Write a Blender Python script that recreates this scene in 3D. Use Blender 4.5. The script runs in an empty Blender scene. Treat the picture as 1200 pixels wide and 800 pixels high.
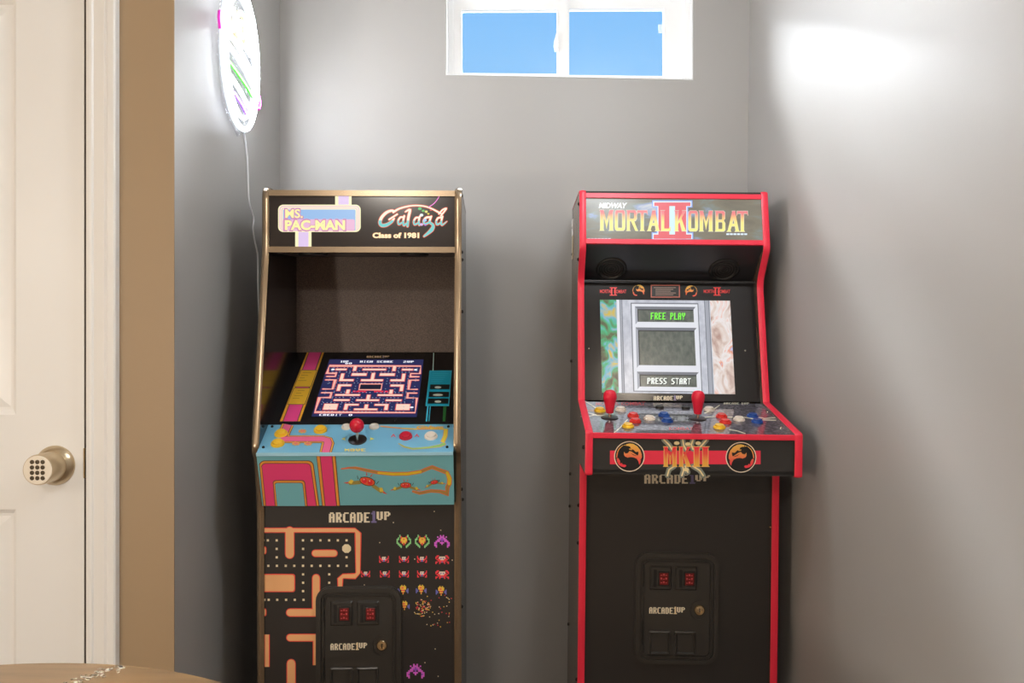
import bpy, bmesh, math, random
from mathutils import Vector, Matrix
from mathutils.geometry import tessellate_polygon
random.seed(7)
PI = math.pi
S = bpy.context.scene
COL = S.collection

# ------------------------------------------------------------------ camera, sky, lights, exposure
F = 1000.0
EYE = 1.18
YAW = 0.008
cam = bpy.data.cameras.new('camera'); cam.sensor_width = 36; cam.lens = 36 * F / 1200
camo = bpy.data.objects.new('camera', cam); COL.objects.link(camo)
camo.location = (0, 0, EYE); camo.rotation_euler = (PI / 2, 0, YAW)
cam.clip_start = 0.02
S.camera = camo
S.view_settings.view_transform = 'Standard'; S.view_settings.look = 'None'
S.view_settings.gamma = 1; S.view_settings.use_curve_mapping = False
S.view_settings.exposure = 0.0

w = bpy.data.worlds.new('sky'); S.world = w; w.use_nodes = True
nt = w.node_tree; bg = nt.nodes['Background']
tc = nt.nodes.new('ShaderNodeTexCoord'); sp = nt.nodes.new('ShaderNodeSeparateXYZ')
rp = nt.nodes.new('ShaderNodeValToRGB')
nt.links.new(tc.outputs['Generated'], sp.inputs[0]); nt.links.new(sp.outputs['Z'], rp.inputs[0])
rp.color_ramp.elements[0].position = 0.1; rp.color_ramp.elements[0].color = (0.42, 0.72, 1.0, 1)
rp.color_ramp.elements[1].position = 0.40; rp.color_ramp.elements[1].color = (0.22, 0.54, 1.0, 1)
nt.links.new(rp.outputs[0], bg.inputs[0]); bg.inputs[1].default_value = 1.0

def area(name, loc, target, sx, sy, watts, col, shape='RECTANGLE'):
    l = bpy.data.lights.new(name, 'AREA'); l.shape = shape; l.size = sx; l.size_y = sy
    l.energy = watts; l.color = col
    o = bpy.data.objects.new(name, l); COL.objects.link(o); o.location = loc
    o.rotation_euler = (Vector(target) - Vector(loc)).to_track_quat('-Z', 'Y').to_euler()
    return o
# bright daylight outside, to either side of what the camera sees through the window
DAY = (0.93, 0.97, 1.0)
area('daylight_high', (0.1, 5.0, 4.80), (0.15, 2.7, 2.1), 10.0, 1.5, 8200, DAY)
area('daylight_mid', (0.1, 5.6, 4.1), (0.15, 2.7, 2.2), 9.0, 1.3, 2400, DAY)
area('daylight_west', (-2.0, 5.5, 2.6), (0.2, 2.7, 2.15), 2.6, 1.6, 150, DAY)
area('daylight_east', (3.4, 5.3, 4.1), (0.15, 2.7, 2.12), 2.2, 1.8, 1500, DAY)
# warm ceiling lamps of the room in front of the alcove
WARM = (1.0, 0.85, 0.68)
def bulb(name, loc, watts, r, col):
    l = bpy.data.lights.new(name, 'POINT'); l.energy = watts; l.shadow_soft_size = r; l.color = col
    o = bpy.data.objects.new(name, l); COL.objects.link(o); o.location = loc
bulb('table_lamp', (-1.25, 0.10, 1.02), 33, .05, (1.0, 0.88, 0.74))
bulb('floor_lamp', (-1.95, 0.15, 1.55), 14, .05, (1.0, 0.90, 0.78))
area('ceiling_lamp_main', (0.75, -0.5, 2.42), (0.5, 0.6, 0), 0.18, 0.18, 14, WARM, 'DISK')
bulb('alcove_fill', (0.33, 1.45, 2.18), 16, .11, (0.86, 0.94, 1.0))  # added cool fill light, unseen, to brighten the upper alcove walls
area('ceiling_lamp_rear', (-0.6, -1.8, 2.42), (-0.4, -0.6, 0), 0.5, 0.5, 42, (1.0, 0.92, 0.82), 'DISK')

# ------------------------------------------------------------------ helpers
def lin(c):
    c = c / 255.0
    return c / 12.92 if c <= 0.04045 else ((c + 0.055) / 1.055) ** 2.4
def L3(r, g, b, k=1.0):
    k = min(k, 0.92 / max(lin(r), lin(g), lin(b), .001)) if k > 1 else k      # keep the hue when brightening
    return (lin(r) * k, lin(g) * k, lin(b) * k, 1)

MATS = {}
def mat(name, rgb=(128, 128, 128), rough=0.5, metal=0.0, emit=0.0, k=1.0, spec=0.5, coat=0.0, bump=0.0, bscale=60, var=0.0):
    if name in MATS: return MATS[name]
    m = bpy.data.materials.new(name); m.use_nodes = True
    t = m.node_tree; p = t.nodes['Principled BSDF']
    c = L3(*rgb, k)
    p.inputs['Base Color'].default_value = c
    p.inputs['Roughness'].default_value = rough; p.inputs['Metallic'].default_value = metal
    p.inputs['Specular IOR Level'].default_value = spec
    p.inputs['Coat Weight'].default_value = coat; p.inputs['Coat Roughness'].default_value = 0.06
    if emit:
        p.inputs['Base Color'].default_value = (c[0] * .1 + .01, c[1] * .1 + .01, c[2] * .1 + .01, 1)
        p.inputs['Emission Color'].default_value = L3(*rgb); p.inputs['Emission Strength'].default_value = emit
    if bump or var:
        co = t.nodes.new('ShaderNodeTexCoord'); n = t.nodes.new('ShaderNodeTexNoise')
        n.inputs['Scale'].default_value = bscale; n.inputs['Detail'].default_value = 4
        t.links.new(co.outputs['Object'], n.inputs['Vector'])
        if bump:
            b = t.nodes.new('ShaderNodeBump'); b.inputs['Strength'].default_value = bump
            b.inputs['Distance'].default_value = 0.002
            t.links.new(n.outputs[0], b.inputs['Height']); t.links.new(b.outputs[0], p.inputs['Normal'])
        if var:
            r = t.nodes.new('ShaderNodeValToRGB')
            r.color_ramp.elements[0].position = .35; r.color_ramp.elements[1].position = .65
            r.color_ramp.elements[0].color = (c[0] * (1 - var), c[1] * (1 - var), c[2] * (1 - var), 1)
            r.color_ramp.elements[1].color = (min(1, c[0] * (1 + var)), min(1, c[1] * (1 + var)), min(1, c[2] * (1 + var)), 1)
            t.links.new(n.outputs[0], r.inputs[0]); t.links.new(r.outputs[0], p.inputs['Base Color'])
    MATS[name] = m
    return m

def ramp_mat(name, stops, z0, z1, emit=0.0, k=1.0, const=False, rough=0.4):
    """printed colour that runs from the top (z1) to the foot (z0) of a lettering"""
    if name in MATS: return MATS[name]
    m = mat(name, (200, 200, 200), rough); t = m.node_tree; p = t.nodes['Principled BSDF']
    co = t.nodes.new('ShaderNodeTexCoord'); s = t.nodes.new('ShaderNodeSeparateXYZ')
    mr = t.nodes.new('ShaderNodeMapRange'); mr.inputs[1].default_value = z0; mr.inputs[2].default_value = z1
    r = t.nodes.new('ShaderNodeValToRGB')
    if const: r.color_ramp.interpolation = 'CONSTANT'
    e = r.color_ramp.elements
    while len(e) < len(stops): e.new(0.5)
    for q, (pos, c) in zip(e, stops): q.position = pos; q.color = L3(*c, k)
    t.links.new(co.outputs['Object'], s.inputs[0]); t.links.new(s.outputs['Z'], mr.inputs[0])
    t.links.new(mr.outputs[0], r.inputs[0])
    if not emit: t.links.new(r.outputs[0], p.inputs['Base Color'])
    if emit:
        p.inputs['Base Color'].default_value = (.08, .08, .08, 1)
        t.links.new(r.outputs[0], p.inputs['Emission Color']); p.inputs['Emission Strength'].default_value = emit
    return m

def noise_mat(name, stops, scale=(10, 10, 10), detail=5, emit=0.0, rough=0.3, k=1.0, coat=0.0, distort=0.0):
    if name in MATS: return MATS[name]
    m = mat(name, (128, 128, 128), rough, coat=coat); t = m.node_tree; p = t.nodes['Principled BSDF']
    co = t.nodes.new('ShaderNodeTexCoord'); mp = t.nodes.new('ShaderNodeMapping')
    mp.inputs['Scale'].default_value = scale
    n = t.nodes.new('ShaderNodeTexNoise'); n.inputs['Scale'].default_value = 1; n.inputs['Detail'].default_value = detail
    n.inputs['Distortion'].default_value = distort
    r = t.nodes.new('ShaderNodeValToRGB'); e = r.color_ramp.elements
    while len(e) < len(stops): e.new(0.5)
    for q, (pos, c) in zip(e, stops): q.position = pos; q.color = L3(*c, k)
    t.links.new(co.outputs['Object'], mp.inputs[0]); t.links.new(mp.outputs[0], n.inputs['Vector'])
    t.links.new(n.outputs[0], r.inputs[0])
    if not emit: t.links.new(r.outputs[0], p.inputs['Base Color'])
    if emit:
        p.inputs['Base Color'].default_value = (.05, .05, .05, 1)
        t.links.new(r.outputs[0], p.inputs['Emission Color']); p.inputs['Emission Strength'].default_value = emit
    return m

PK = 1.9
def ink(r, g, b): return mat('ink_%d_%d_%d' % (r, g, b), (r, g, b), 0.35, k=PK)
def glow(r, g, b, s=0.85): return mat('lit_%d_%d_%d_%d' % (r, g, b, int(s * 100)), (r, g, b), 0.25, emit=s)

def link(name, me, parent=None):
    o = bpy.data.objects.new(name, me); COL.objects.link(o)
    if parent: o.parent = parent
    return o
def obj(name, bm, mats, parent=None, smooth=False, loc=None):
    me = bpy.data.meshes.new(name)
    bmesh.ops.recalc_face_normals(bm, faces=bm.faces[:])
    bm.to_mesh(me); bm.free()
    for m in (mats if isinstance(mats, (list, tuple)) else [mats]): me.materials.append(m)
    if smooth:
        me.shade_auto_smooth(angle=math.radians(40)) if hasattr(me, 'shade_auto_smooth') else None
        for p in me.polygons: p.use_smooth = True
        try: me.set_sharp_from_angle(angle=math.radians(40))
        except Exception: pass
    o = link(name, me, parent)
    if loc is not None:
        me.transform(Matrix.Translation(-Vector(loc))); o.location = loc
    return o
def tag(o, label, cat, group=None):
    o['label'] = label; o['category'] = cat
    if group: o['group'] = group
    return o
def empty(name, mtx):
    o = bpy.data.objects.new(name, None); COL.objects.link(o); o.matrix_world = mtx; o.empty_display_size = .1
    return o
def struct(o): o['kind'] = 'structure'; return o

def box(bm, x0, x1, y0, y1, z0, z1, bev=0, mi=0):
    b = bmesh.new()
    v = [b.verts.new((x, y, z)) for x in (x0, x1) for y in (y0, y1) for z in (z0, z1)]
    for f in ((0, 1, 3, 2), (4, 6, 7, 5), (0, 4, 5, 1), (2, 3, 7, 6), (0, 2, 6, 4), (1, 5, 7, 3)): b.faces.new([v[i] for i in f])
    bmesh.ops.recalc_face_normals(b, faces=b.faces[:])
    if bev: bmesh.ops.bevel(b, geom=b.edges[:], offset=bev, segments=2, affect='EDGES', profile=.5)
    merge(bm, b, mi=mi)
def merge(bm, b, mtx=None, mi=0):
    mp = {}
    for v in b.verts: mp[v] = bm.verts.new(mtx @ v.co if mtx else v.co)
    for f in b.faces:
        try:
            g = bm.faces.new([mp[v] for v in f.verts]); g.material_index = mi
        except ValueError: pass
    b.free()
def tess(bm, pts, mi=0):
    vs = [bm.verts.new(p) for p in pts]
    for t in tessellate_polygon([[Vector(p) for p in pts]]):
        try: bm.faces.new([vs[i] for i in t]).material_index = mi
        except ValueError: pass
    return vs
def extrude(bm, pts, off, mi=0):
    """closed solid: planar polygon pts and the same polygon moved by off"""
    off = Vector(off); a = tess(bm, pts, mi); b = tess(bm, [Vector(p) + off for p in pts], mi)
    n = len(pts)
    for i in range(n): bm.faces.new([a[i], a[(i + 1) % n], b[(i + 1) % n], b[i]]).material_index = mi
def prism_x(bm, yz, x0, x1, mi=0): extrude(bm, [(x0, y, z) for y, z in yz], (x1 - x0, 0, 0), mi)
def lathe(bm, org, axis, prof, seg=28, mi=0):
    axis = Vector(axis).normalized(); org = Vector(org)
    a = axis.orthogonal().normalized(); b = axis.cross(a)
    rings = []
    for r, h in prof:
        if r < 1e-6: rings.append([bm.verts.new(org + axis * h)])
        else: rings.append([bm.verts.new(org + axis * h + (a * math.cos(2 * PI * i / seg) + b * math.sin(2 * PI * i / seg)) * r) for i in range(seg)])
    for p, q in zip(rings, rings[1:]):
        for i in range(seg):
            j = (i + 1) % seg
            vs = ([p[0]] if len(p) == 1 else [p[i], p[j]]) + ([q[0]] if len(q) == 1 else [q[j], q[i]])
            if len(vs) > 2: bm.faces.new(vs).material_index = mi
    for rg in (rings[0], rings[-1]):
        if len(rg) > 1:
            try: bm.faces.new(rg).material_index = mi
            except ValueError: pass
def tube(bm, pts, r, closed=False, seg=10):
    pts = [Vector(p) for p in pts]; n = len(pts); rings = []
    up = None
    for i in range(n):
        a = pts[(i - 1) % n] if closed or i else pts[0]; c = pts[(i + 1) % n] if closed or i < n - 1 else pts[-1]
        t = (c - a).normalized()
        up = t.orthogonal().normalized() if up is None else (up - t * up.dot(t)).normalized()
        q = t.cross(up)
        rings.append([bm.verts.new(pts[i] + (up * math.cos(2 * PI * k / seg) + q * math.sin(2 * PI * k / seg)) * r) for k in range(seg)])
    for i in range(n if closed else n - 1):
        p, q = rings[i], rings[(i + 1) % n]
        if closed and i == n - 1:
            k0 = min(range(seg), key=lambda k: (q[k].co - p[0].co).length); q = q[k0:] + q[:k0]
        for k in range(seg): bm.faces.new([p[k], p[(k + 1) % seg], q[(k + 1) % seg], q[k]])
    if not closed: bm.faces.new(rings[0]); bm.faces.new(rings[-1])
def smooth_path(pts, n=8, closed=False):
    out = []; P = [Vector(p) for p in pts]; m = len(P)
    for i in range(m if closed else m - 1):
        g = lambda k: P[k % m] if closed else P[max(0, min(m - 1, k))]
        a, b, c, d = g(i - 1), g(i), g(i + 1), g(i + 2)
        for j in range(n):
            t = j / n
            out.append(0.5 * ((2 * b) + (c - a) * t + (2 * a - 5 * b + 4 * c - d) * t * t + (3 * b - a - 3 * c + d) * t ** 3))
    if not closed: out.append(P[-1])
    return out
def fillet(pts, rad, n=5):
    """open 2-D polyline with rounded corners; rad is a list (0 keeps the corner)"""
    out = []
    for i, p in enumerate(pts):
        p = Vector(p); r = rad[i]
        if i in (0, len(pts) - 1) or r == 0: out.append(p); continue
        a = (Vector(pts[i - 1]) - p); c = (Vector(pts[i + 1]) - p)
        d = min(r, a.length * .49, c.length * .49)
        s, e = p + a.normalized() * d, p + c.normalized() * d
        for k in range(n + 1):
            t = k / n; out.append((1 - t) ** 2 * s + 2 * t * (1 - t) * p + t * t * e)
    return out
def rrect(x0, y0, x1, y1, r, n=6):
    out = []
    for cx, cy, a0 in ((x1 - r, y1 - r, 0), (x0 + r, y1 - r, 90), (x0 + r, y0 + r, 180), (x1 - r, y0 + r, 270)):
        for k in range(n + 1):
            a = math.radians(a0 + 90 * k / n); out.append((cx + r * math.cos(a), cy + r * math.sin(a)))
    return out

def raydir(px, py):
    d = Vector(((px - 600) / F, 1, (400 - py) / F))
    c, s = math.cos(YAW), math.sin(YAW)
    return Vector((d.x * c - d.y * s, d.x * s + d.y * c, d.z))
CP = Vector((0, 0, EYE))
def at(px, py, Y): d = raydir(px, py); return CP + d * (Y / d.y)
def atx(px, py, X): d = raydir(px, py); return CP + d * (X / d.x)

class Surf:
    """a flat face of a thing, known in the thing's own space by two (y,z) points of its profile"""
    def __init__(s, M, top, bot):
        s.M = M; s.Mi = M.inverted(); s.o = Vector((0, top[0], top[1])); s.t = s.o.copy(); s.b = Vector((0, bot[0], bot[1]))
        v = (s.t - s.b).normalized(); s.n = Vector((1, 0, 0)).cross(v).normalized(); s.v = v
        if (s.Mi @ CP - s.o).dot(s.n) < 0: s.n = -s.n
        s.c = s.Mi @ CP; s.R = s.Mi.to_3x3()
    def __call__(s, px, py, off=0.0):
        d = s.R @ raydir(px, py)
        t = (s.o - s.c).dot(s.n) / d.dot(s.n)
        return s.c + d * t + s.n * off

FONT = {
'A': '01110 11011 11011 11111 11011 11011 11011', 'R': '11110 11011 11011 11110 11110 11011 11011', 'C': '01111 11000 11000 11000 11000 11000 01111',
'D': '11110 11011 11011 11011 11011 11011 11110', 'E': '11111 11000 11000 11110 11000 11000 11111', '1': '00110 01110 00110 00110 00110 00110 01111',
'U': '11011 11011 11011 11011 11011 11011 01110', 'P': '11110 11011 11011 11110 11000 11000 11000', 'H': '11011 11011 11011 11111 11011 11011 11011',
'I': '01110 00100 00100 00100 00100 00100 01110', 'G': '01111 11000 11000 11011 11001 11001 01111', 'S': '01111 11000 11000 01110 00011 00011 11110',
'O': '01110 11011 11011 11011 11011 11011 01110', '2': '11110 00011 00011 01110 11000 11000 11111', 'T': '11111 00100 00100 00100 00100 00100 00100',
'0': '01110 11011 11011 11011 11011 11011 01110', 'M': '10001 11011 11111 11111 10101 10001 10001', 'V': '11011 11011 11011 11011 11011 01110 00100',
'F': '11111 11000 11000 11110 11000 11000 11000', 'L': '11000 11000 11000 11000 11000 11000 11111', 'Y': '11011 11011 11011 01110 00100 00100 00100', ' ': '0 0 0 0 0 0 0'}

class Art:
    """flat print made of thin coloured shapes on a Surf; shapes are given in (px, py) or through self.map"""
    def __init__(s, surf, fmap=None): s.s = surf; s.bm = bmesh.new(); s.mats = []; s.n = 0; s.map = fmap
    def mi(s, m):
        if m not in s.mats: s.mats.append(m)
        return s.mats.index(m)
    def pt(s, x, y, off):
        if s.map: x, y = s.map(x, y)
        return s.s(x, y, off)
    def poly(s, pts, m, layer=0):
        s.n += 1
        off = 0.0004 + layer * 0.00018 + (s.n % 60) * 2e-6
        tess(s.bm, [s.pt(p[0], p[1], off) for p in pts], s.mi(m))
    def rect(s, x0, y0, x1, y1, m, layer=0): s.poly([(x0, y0), (x1, y0), (x1, y1), (x0, y1)], m, layer)
    def rr(s, x0, y0, x1, y1, r, m, layer=0): s.poly(rrect(x0, y0, x1, y1, r), m, layer)
    def ell(s, cx, cy, rx, ry, m, layer=0, n=28, a0=0):
        c, q = math.cos(a0), math.sin(a0)
        s.poly([(cx + rx * math.cos(2 * PI * i / n) * c - ry * math.sin(2 * PI * i / n) * q, cy + rx * math.cos(2 * PI * i / n) * q + ry * math.sin(2 * PI * i / n) * c) for i in range(n)], m, layer)
    def stroke(s, pts, wd, m, layer=0, ys=1.0, cap=True):
        """pen line of constant width; ys squeezes the width across py (a face seen at a slant)"""
        P = [Vector((p[0], p[1] / ys)) for p in pts]; n = len(P); Lp, Rp = [], []
        W = wd if isinstance(wd, (list, tuple)) else [wd] * n
        for i in range(n):
            a = P[max(0, i - 1)]; c = P[min(n - 1, i + 1)]
            t = (c - a).normalized(); nn = Vector((-t.y, t.x)); k = 1.0
            if 0 < i < n - 1:
                t1 = (P[i] - a).normalized(); k = 1 / max(0.6, abs(t1.dot(t)))
            Lp.append(P[i] + nn * W[i] / 2 * k); Rp.append(P[i] - nn * W[i] / 2 * k)
        for i in range(n - 1):
            q = [Lp[i], Lp[i + 1], Rp[i + 1], Rp[i]]
            s.poly([(v.x, v.y * ys) for v in q], m, layer)
        if cap:
            for i in (0, n - 1): s.ell(P[i].x, P[i].y * ys, W[i] / 2, W[i] / 2 * ys, m, layer, 12)
    def pix(s, txt, x0, y0, x1, y1, m, layer=1, alt=None, shear=0.0):
        n = len(txt); cw = (x1 - x0) / (n * 6 - 1); chh = (y1 - y0) / 7
        for i, ch in enumerate(txt):
            mm = alt[1] if alt and i in alt[0] else m
            for r, row in enumerate(FONT[ch].split()):
                k = 0
                while k < len(row):
                    if row[k] == '1':
                        e = k
                        while e < len(row) and row[e] == '1': e += 1
                        sh = shear * (7 - r) * cw
                        s.rect(x0 + (i * 6 + k) * cw + sh, y0 + r * chh, x0 + (i * 6 + e) * cw + sh, y0 + (r + 1) * chh, mm, layer); k = e
                    else: k += 1
    def text(s, body, x0, y0, x1, y1, m, layer=1, bold=0.0, shear=0.0):
        c = bpy.data.curves.new('t', 'FONT'); c.body = body; c.offset = bold; c.shear = shear; c.resolution_u = 3
        c.fill_mode = 'FRONT'
        o = bpy.data.objects.new('t', c); COL.objects.link(o)
        dg = bpy.context.evaluated_depsgraph_get(); me = bpy.data.meshes.new_from_object(o.evaluated_get(dg))
        xs = [v.co.x for v in me.vertices]; yy = [v.co.y for v in me.vertices]
        a, b, e, f = min(xs), max(xs), min(yy), max(yy)
        s.n += 1; off = 0.0004 + layer * 0.00018; idx = s.mi(m)
        vs = [s.bm.verts.new(s.pt(x0 + (v.co.x - a) / (b - a) * (x1 - x0), y1 - (v.co.y - e) / (f - e) * (y1 - y0), off)) for v in me.vertices]
        for p in me.polygons:
            try: s.bm.faces.new([vs[i] for i in p.vertices]).material_index = idx
            except ValueError: pass
        bpy.data.objects.remove(o); bpy.data.curves.remove(c); bpy.data.meshes.remove(me)
    def done(s, name, parent):
        bm = s.bm
        me = bpy.data.meshes.new(name)
        for f in bm.faces:
            f.normal_update()
            if f.normal.dot(s.s.n) < 0: f.normal_flip()
        bm.to_mesh(me); bm.free()
        for m in s.mats: me.materials.append(m)
        return link(name, me, parent)
def quadmap(TL, TR, BR, BL):
    def f(u, v):
        return tuple((1 - u) * (1 - v) * TL[i] + u * (1 - v) * TR[i] + u * v * BR[i] + (1 - u) * v * BL[i] for i in (0, 1))
    return f

# ------------------------------------------------------------------ room
GREY = mat('alcove_paint', (174, 171, 168), 0.42, bump=.06, bscale=260, spec=.45)
TAN = mat('tan_paint', (166, 142, 112), 0.55, bump=.06, bscale=260)
WHITE = mat('white_gloss_paint', (240, 241, 242), 0.38)
CEILM = mat('ceiling_paint', (235, 232, 226), 0.8)
ROOMP = mat('room_paint', (214, 196, 168), 0.7)
FLOORM = noise_mat('carpet', [(.3, (120, 105, 90)), (.7, (150, 134, 116))], (90, 90, 90), 6, rough=.95)
YB = 2.68; XL = at(328, 400, YB).x; XR = at(872, 400, YB).x
YF = at(204, 400, 1).y; YF = atx(204, 400, XL).y
ZT = 2.44

bm = bmesh.new(); box(bm, -3.2, 2.4, -3.0, 3.0, -.1, 0); struct(obj('floor', bm, FLOORM))
bm = bmesh.new(); box(bm, -3.2, 2.4, -3.0, 2.9, ZT, ZT + .1); struct(obj('ceiling', bm, CEILM))
# back wall with the window opening
wa, wb, wc, wd = at(522.5, 88, YB), at(812.5, 94, YB), at(812.5, -26, YB), at(522.5, -30, YB)
bm = bmesh.new()
T = .115
o_ = [(XL - .1, 0), (XR + .12, 0), (XR + .12, ZT), (XL - .1, ZT)]
h_ = [(wa.x, wa.z), (wb.x, wb.z), (wc.x, wc.z), (wd.x, wd.z)]
for i in range(4):
    j = (i + 1) % 4
    extrude(bm, [(q[0], YB, q[1]) for q in (o_[i], o_[j], h_[j], h_[i])], (0, T, 0))
struct(obj('wall_back', bm, GREY))
bm = bmesh.new(); box(bm, XL - .1, XL, YF + .003, YB - .0005, 0, ZT); struct(obj('wall_left', bm, GREY))
bm = bmesh.new()
lean = .016
extrude(bm, [(XR - lean, YB, 0), (XR + .022, YB, ZT), (XR + .12, YB, ZT), (XR + .12, YB, 0)], (0, -5.6, 0)); struct(obj('wall_right', bm, GREY))
# wall around the door
cx0 = at(102.4, 400, YF).x; cx1 = at(140, 400, YF).x
DW = .80
door_r = cx0 - .0075; door_l = door_r - DW
bm = bmesh.new()
box(bm, cx0 + .012, XL - .1, YF, YF + .1, 0, ZT)
box(bm, XL - .1, XL, YF, YF + .003, 0, ZT)
box(bm, -3.2, door_l - .02, YF, YF + .1, 0, ZT)
box(bm, door_l - .02, cx0 + .012, YF, YF + .1, 2.06, ZT)
struct(obj('wall_front', bm, TAN))
bm = bmesh.new(); box(bm, -3.3, -3.2, -3.0, YF, 0, ZT); struct(obj('wall_side', bm, ROOMP))
bm = bmesh.new(); box(bm, -3.2, XR - .02, -3.1, -3.0, 0, ZT); struct(obj('wall_rear', bm, ROOMP))
# casing and jamb
bm = bmesh.new()
wcs = cx1 - cx0
prof = [(0, 0), (0, -.010), (.12, -.013), (.2, -.013), (.24, -.010), (.45, -.014), (.62, -.017), (.70, -.014), (.76, -.019), (.95, -.021), (1, -.018), (1, 0)]
pts = [(cx0 + .0022 + q[0] * (wcs - .0022), YF + q[1], 0) for q in prof]
extrude(bm, pts, (0, 0, 2.09))
pl = [(door_l - .004 - q[0] * wcs, YF + q[1], 0) for q in prof]
extrude(bm, pl, (0, 0, 2.09))
box(bm, door_l - .004 - wcs, cx1, YF - .018, YF, 2.045, 2.11)
struct(obj('trim_1', bm, WHITE))
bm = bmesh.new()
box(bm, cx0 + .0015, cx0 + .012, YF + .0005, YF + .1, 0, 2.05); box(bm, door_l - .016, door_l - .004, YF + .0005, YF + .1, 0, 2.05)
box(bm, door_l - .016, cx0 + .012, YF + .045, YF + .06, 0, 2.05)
box(bm, cx0 - .012, cx0 + .0014, YF + .0065, YF + .0449, 0, 2.05, mi=1)  # dark strip stands in for the shade in the gap beside the door
struct(obj('trim_2', bm, [WHITE, mat('door_gap_shade', (58, 48, 38), .8)]))
# door leaf
ydf = YF + .004
bm = bmesh.new()
p_r = at(17.5, 400, YF).x; stile = door_r - .0015 - p_r
xs = (door_l + .002, door_l + stile, (door_l + door_r) / 2 - .055, (door_l + door_r) / 2 + .055, p_r, door_r - .0018)
z_low_top = at(18, 597, YF).z; z_up_bot = at(18, 486, YF).z
zr = [.01, .24, z_low_top, z_up_bot, 1.93, 2.035]
for a, b in ((0, 1), (2, 3), (4, 5)): box(bm, xs[a], xs[b], ydf, ydf + .036, zr[0], zr[5])
for a, b in ((1, 2), (3, 4)):
    for c, d in ((0, 1), (2, 3), (4, 5)): box(bm, xs[a], xs[b], ydf, ydf + .036, zr[c], zr[d])
    for c, d in ((1, 2), (3, 4)):
        rings = []
        for ins, dep in ((0, 0), (.010, .009), (.016, .010), (.045, .003)):
            rings.append([bm.verts.new(v) for v in ((xs[a] + ins, ydf + dep, zr[c] + ins), (xs[b] - ins, ydf + dep, zr[c] + ins), (xs[b] - ins, ydf + dep, zr[d] - ins), (xs[a] + ins, ydf + dep, zr[d] - ins))])
        for p, q in zip(rings, rings[1:]):
            for i in range(4): bm.faces.new([p[i], p[(i + 1) % 4], q[(i + 1) % 4], q[i]])
        bm.faces.new(rings[-1])
door = struct(obj('door_1', bm, WHITE))
NICK = mat('satin_nickel', (205, 188, 160), 0.30, metal=1.0)
NICKF = mat('pale_nickel_face', (238, 230, 216), 0.45, metal=.1)
HOLE = mat('dark_button', (84, 74, 58), 0.4, metal=.6)
kc = at(65, 545, ydf); ax = Vector((0, -1, 0))
bm = bmesh.new()
lathe(bm, kc, ax, [(.0165, .012), (.0325, .012), (.0325, .066), (.0315, .069), (0, .069)], 40)
knob = obj('door_knob', bm, NICK, door, True)
bm = bmesh.new(); lathe(bm, kc, ax, [(.0435, 0), (.0435, .003), (.0425, .006), (.034, .016), (.030, .018), (0, .018)], 48); obj('rosette', bm, NICK, knob, True)
bm = bmesh.new(); lathe(bm, kc, ax, [(.0305, .0692), (.0295, .0700), (0, .0700)], 40); obj('keypad_face', bm, NICKF, knob)
for r in range(4):
    for c in range(3):
        bm = bmesh.new(); p = kc + Vector(((c - 1) * .0113, 0, (1.5 - r) * .0113))
        lathe(bm, p, ax, [(.0046, .0700), (.0046, .0708), (.003, .0712), (.0025, .0705), (0, .0704)], 14); obj('keypad_button', bm, HOLE, knob, True)
lz0 = at(101, 560, YF).z; lz1 = at(101, 525, YF).z
bm = bmesh.new(); box(bm, cx0 - .0088, cx0 - .0058, YF - .001, YF + .0064, lz0, lz1, .0006); obj('strike_plate', bm, mat('brass_plate', (170, 150, 118), .35, metal=.9), door)

# window
VINYL = mat('white_vinyl', (246, 246, 246), 0.35)
GLASS = bpy.data.materials.new('window_glass'); GLASS.use_nodes = True
g = GLASS.node_tree; g.nodes.remove(g.nodes['Principled BSDF'])
tr = g.nodes.new('ShaderNodeBsdfTransparent'); gl = g.nodes.new('ShaderNodeBsdfGlossy'); gl.inputs['Roughness'].default_value = .02
fr = g.nodes.new('ShaderNodeFresnel'); mx = g.nodes.new('ShaderNodeMixShader'); fr.inputs[0].default_value = 1.35
g.links.new(fr.outputs[0], mx.inputs[0]); g.links.new(tr.outputs[0], mx.inputs[1]); g.links.new(gl.outputs[0], mx.inputs[2])
g.links.new(mx.outputs[0], g.nodes['Material Output'].inputs[0])
yw0, yw1 = YB + .045, YB + .11
def qp(px, py, Y): p = at(px, py, Y); return (p.x, p.z)
def ring_solid(bm, outer, inner, y0, y1):
    for i in range(len(outer)):
        j = (i + 1) % len(outer)
        extrude(bm, [(q[0], y0, q[1]) for q in (outer[i], outer[j], inner[j], inner[i])], (0, y1 - y0, 0))
def inset(q, d): # q: bl, br, tr, tl
    return [(q[0][0] + d, q[0][1] + d), (q[1][0] - d, q[1][1] + d), (q[2][0] - d, q[2][1] - d), (q[3][0] + d, q[3][1] - d)]
op = [(wa.x, wa.z), (wb.x, wb.z), (wc.x, wc.z), (wd.x, wd.z)]
fo = inset(op, .001)
fi = [(fo[0][0] + .018, fo[0][1] + .012), (fo[1][0] - .016, fo[1][1] + .012), (fo[2][0] - .016, fo[2][1] - .018), (fo[3][0] + .018, fo[3][1] - .018)]
bm = bmesh.new(); ring_solid(bm, fo, fi, yw0, yw1)
win = struct(obj('window_1', bm, VINYL))
bm = bmesh.new(); ring_solid(bm, inset(op, .0008), inset(op, .0045), YB - .0005, yw0 - .0005); struct(obj('trim_3', bm, mat('white_return', (242, 242, 242), .5)))
ml = at(653, 50, yw0 + .012).x; mr_ = at(667, 50, yw0 + .012).x
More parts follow.
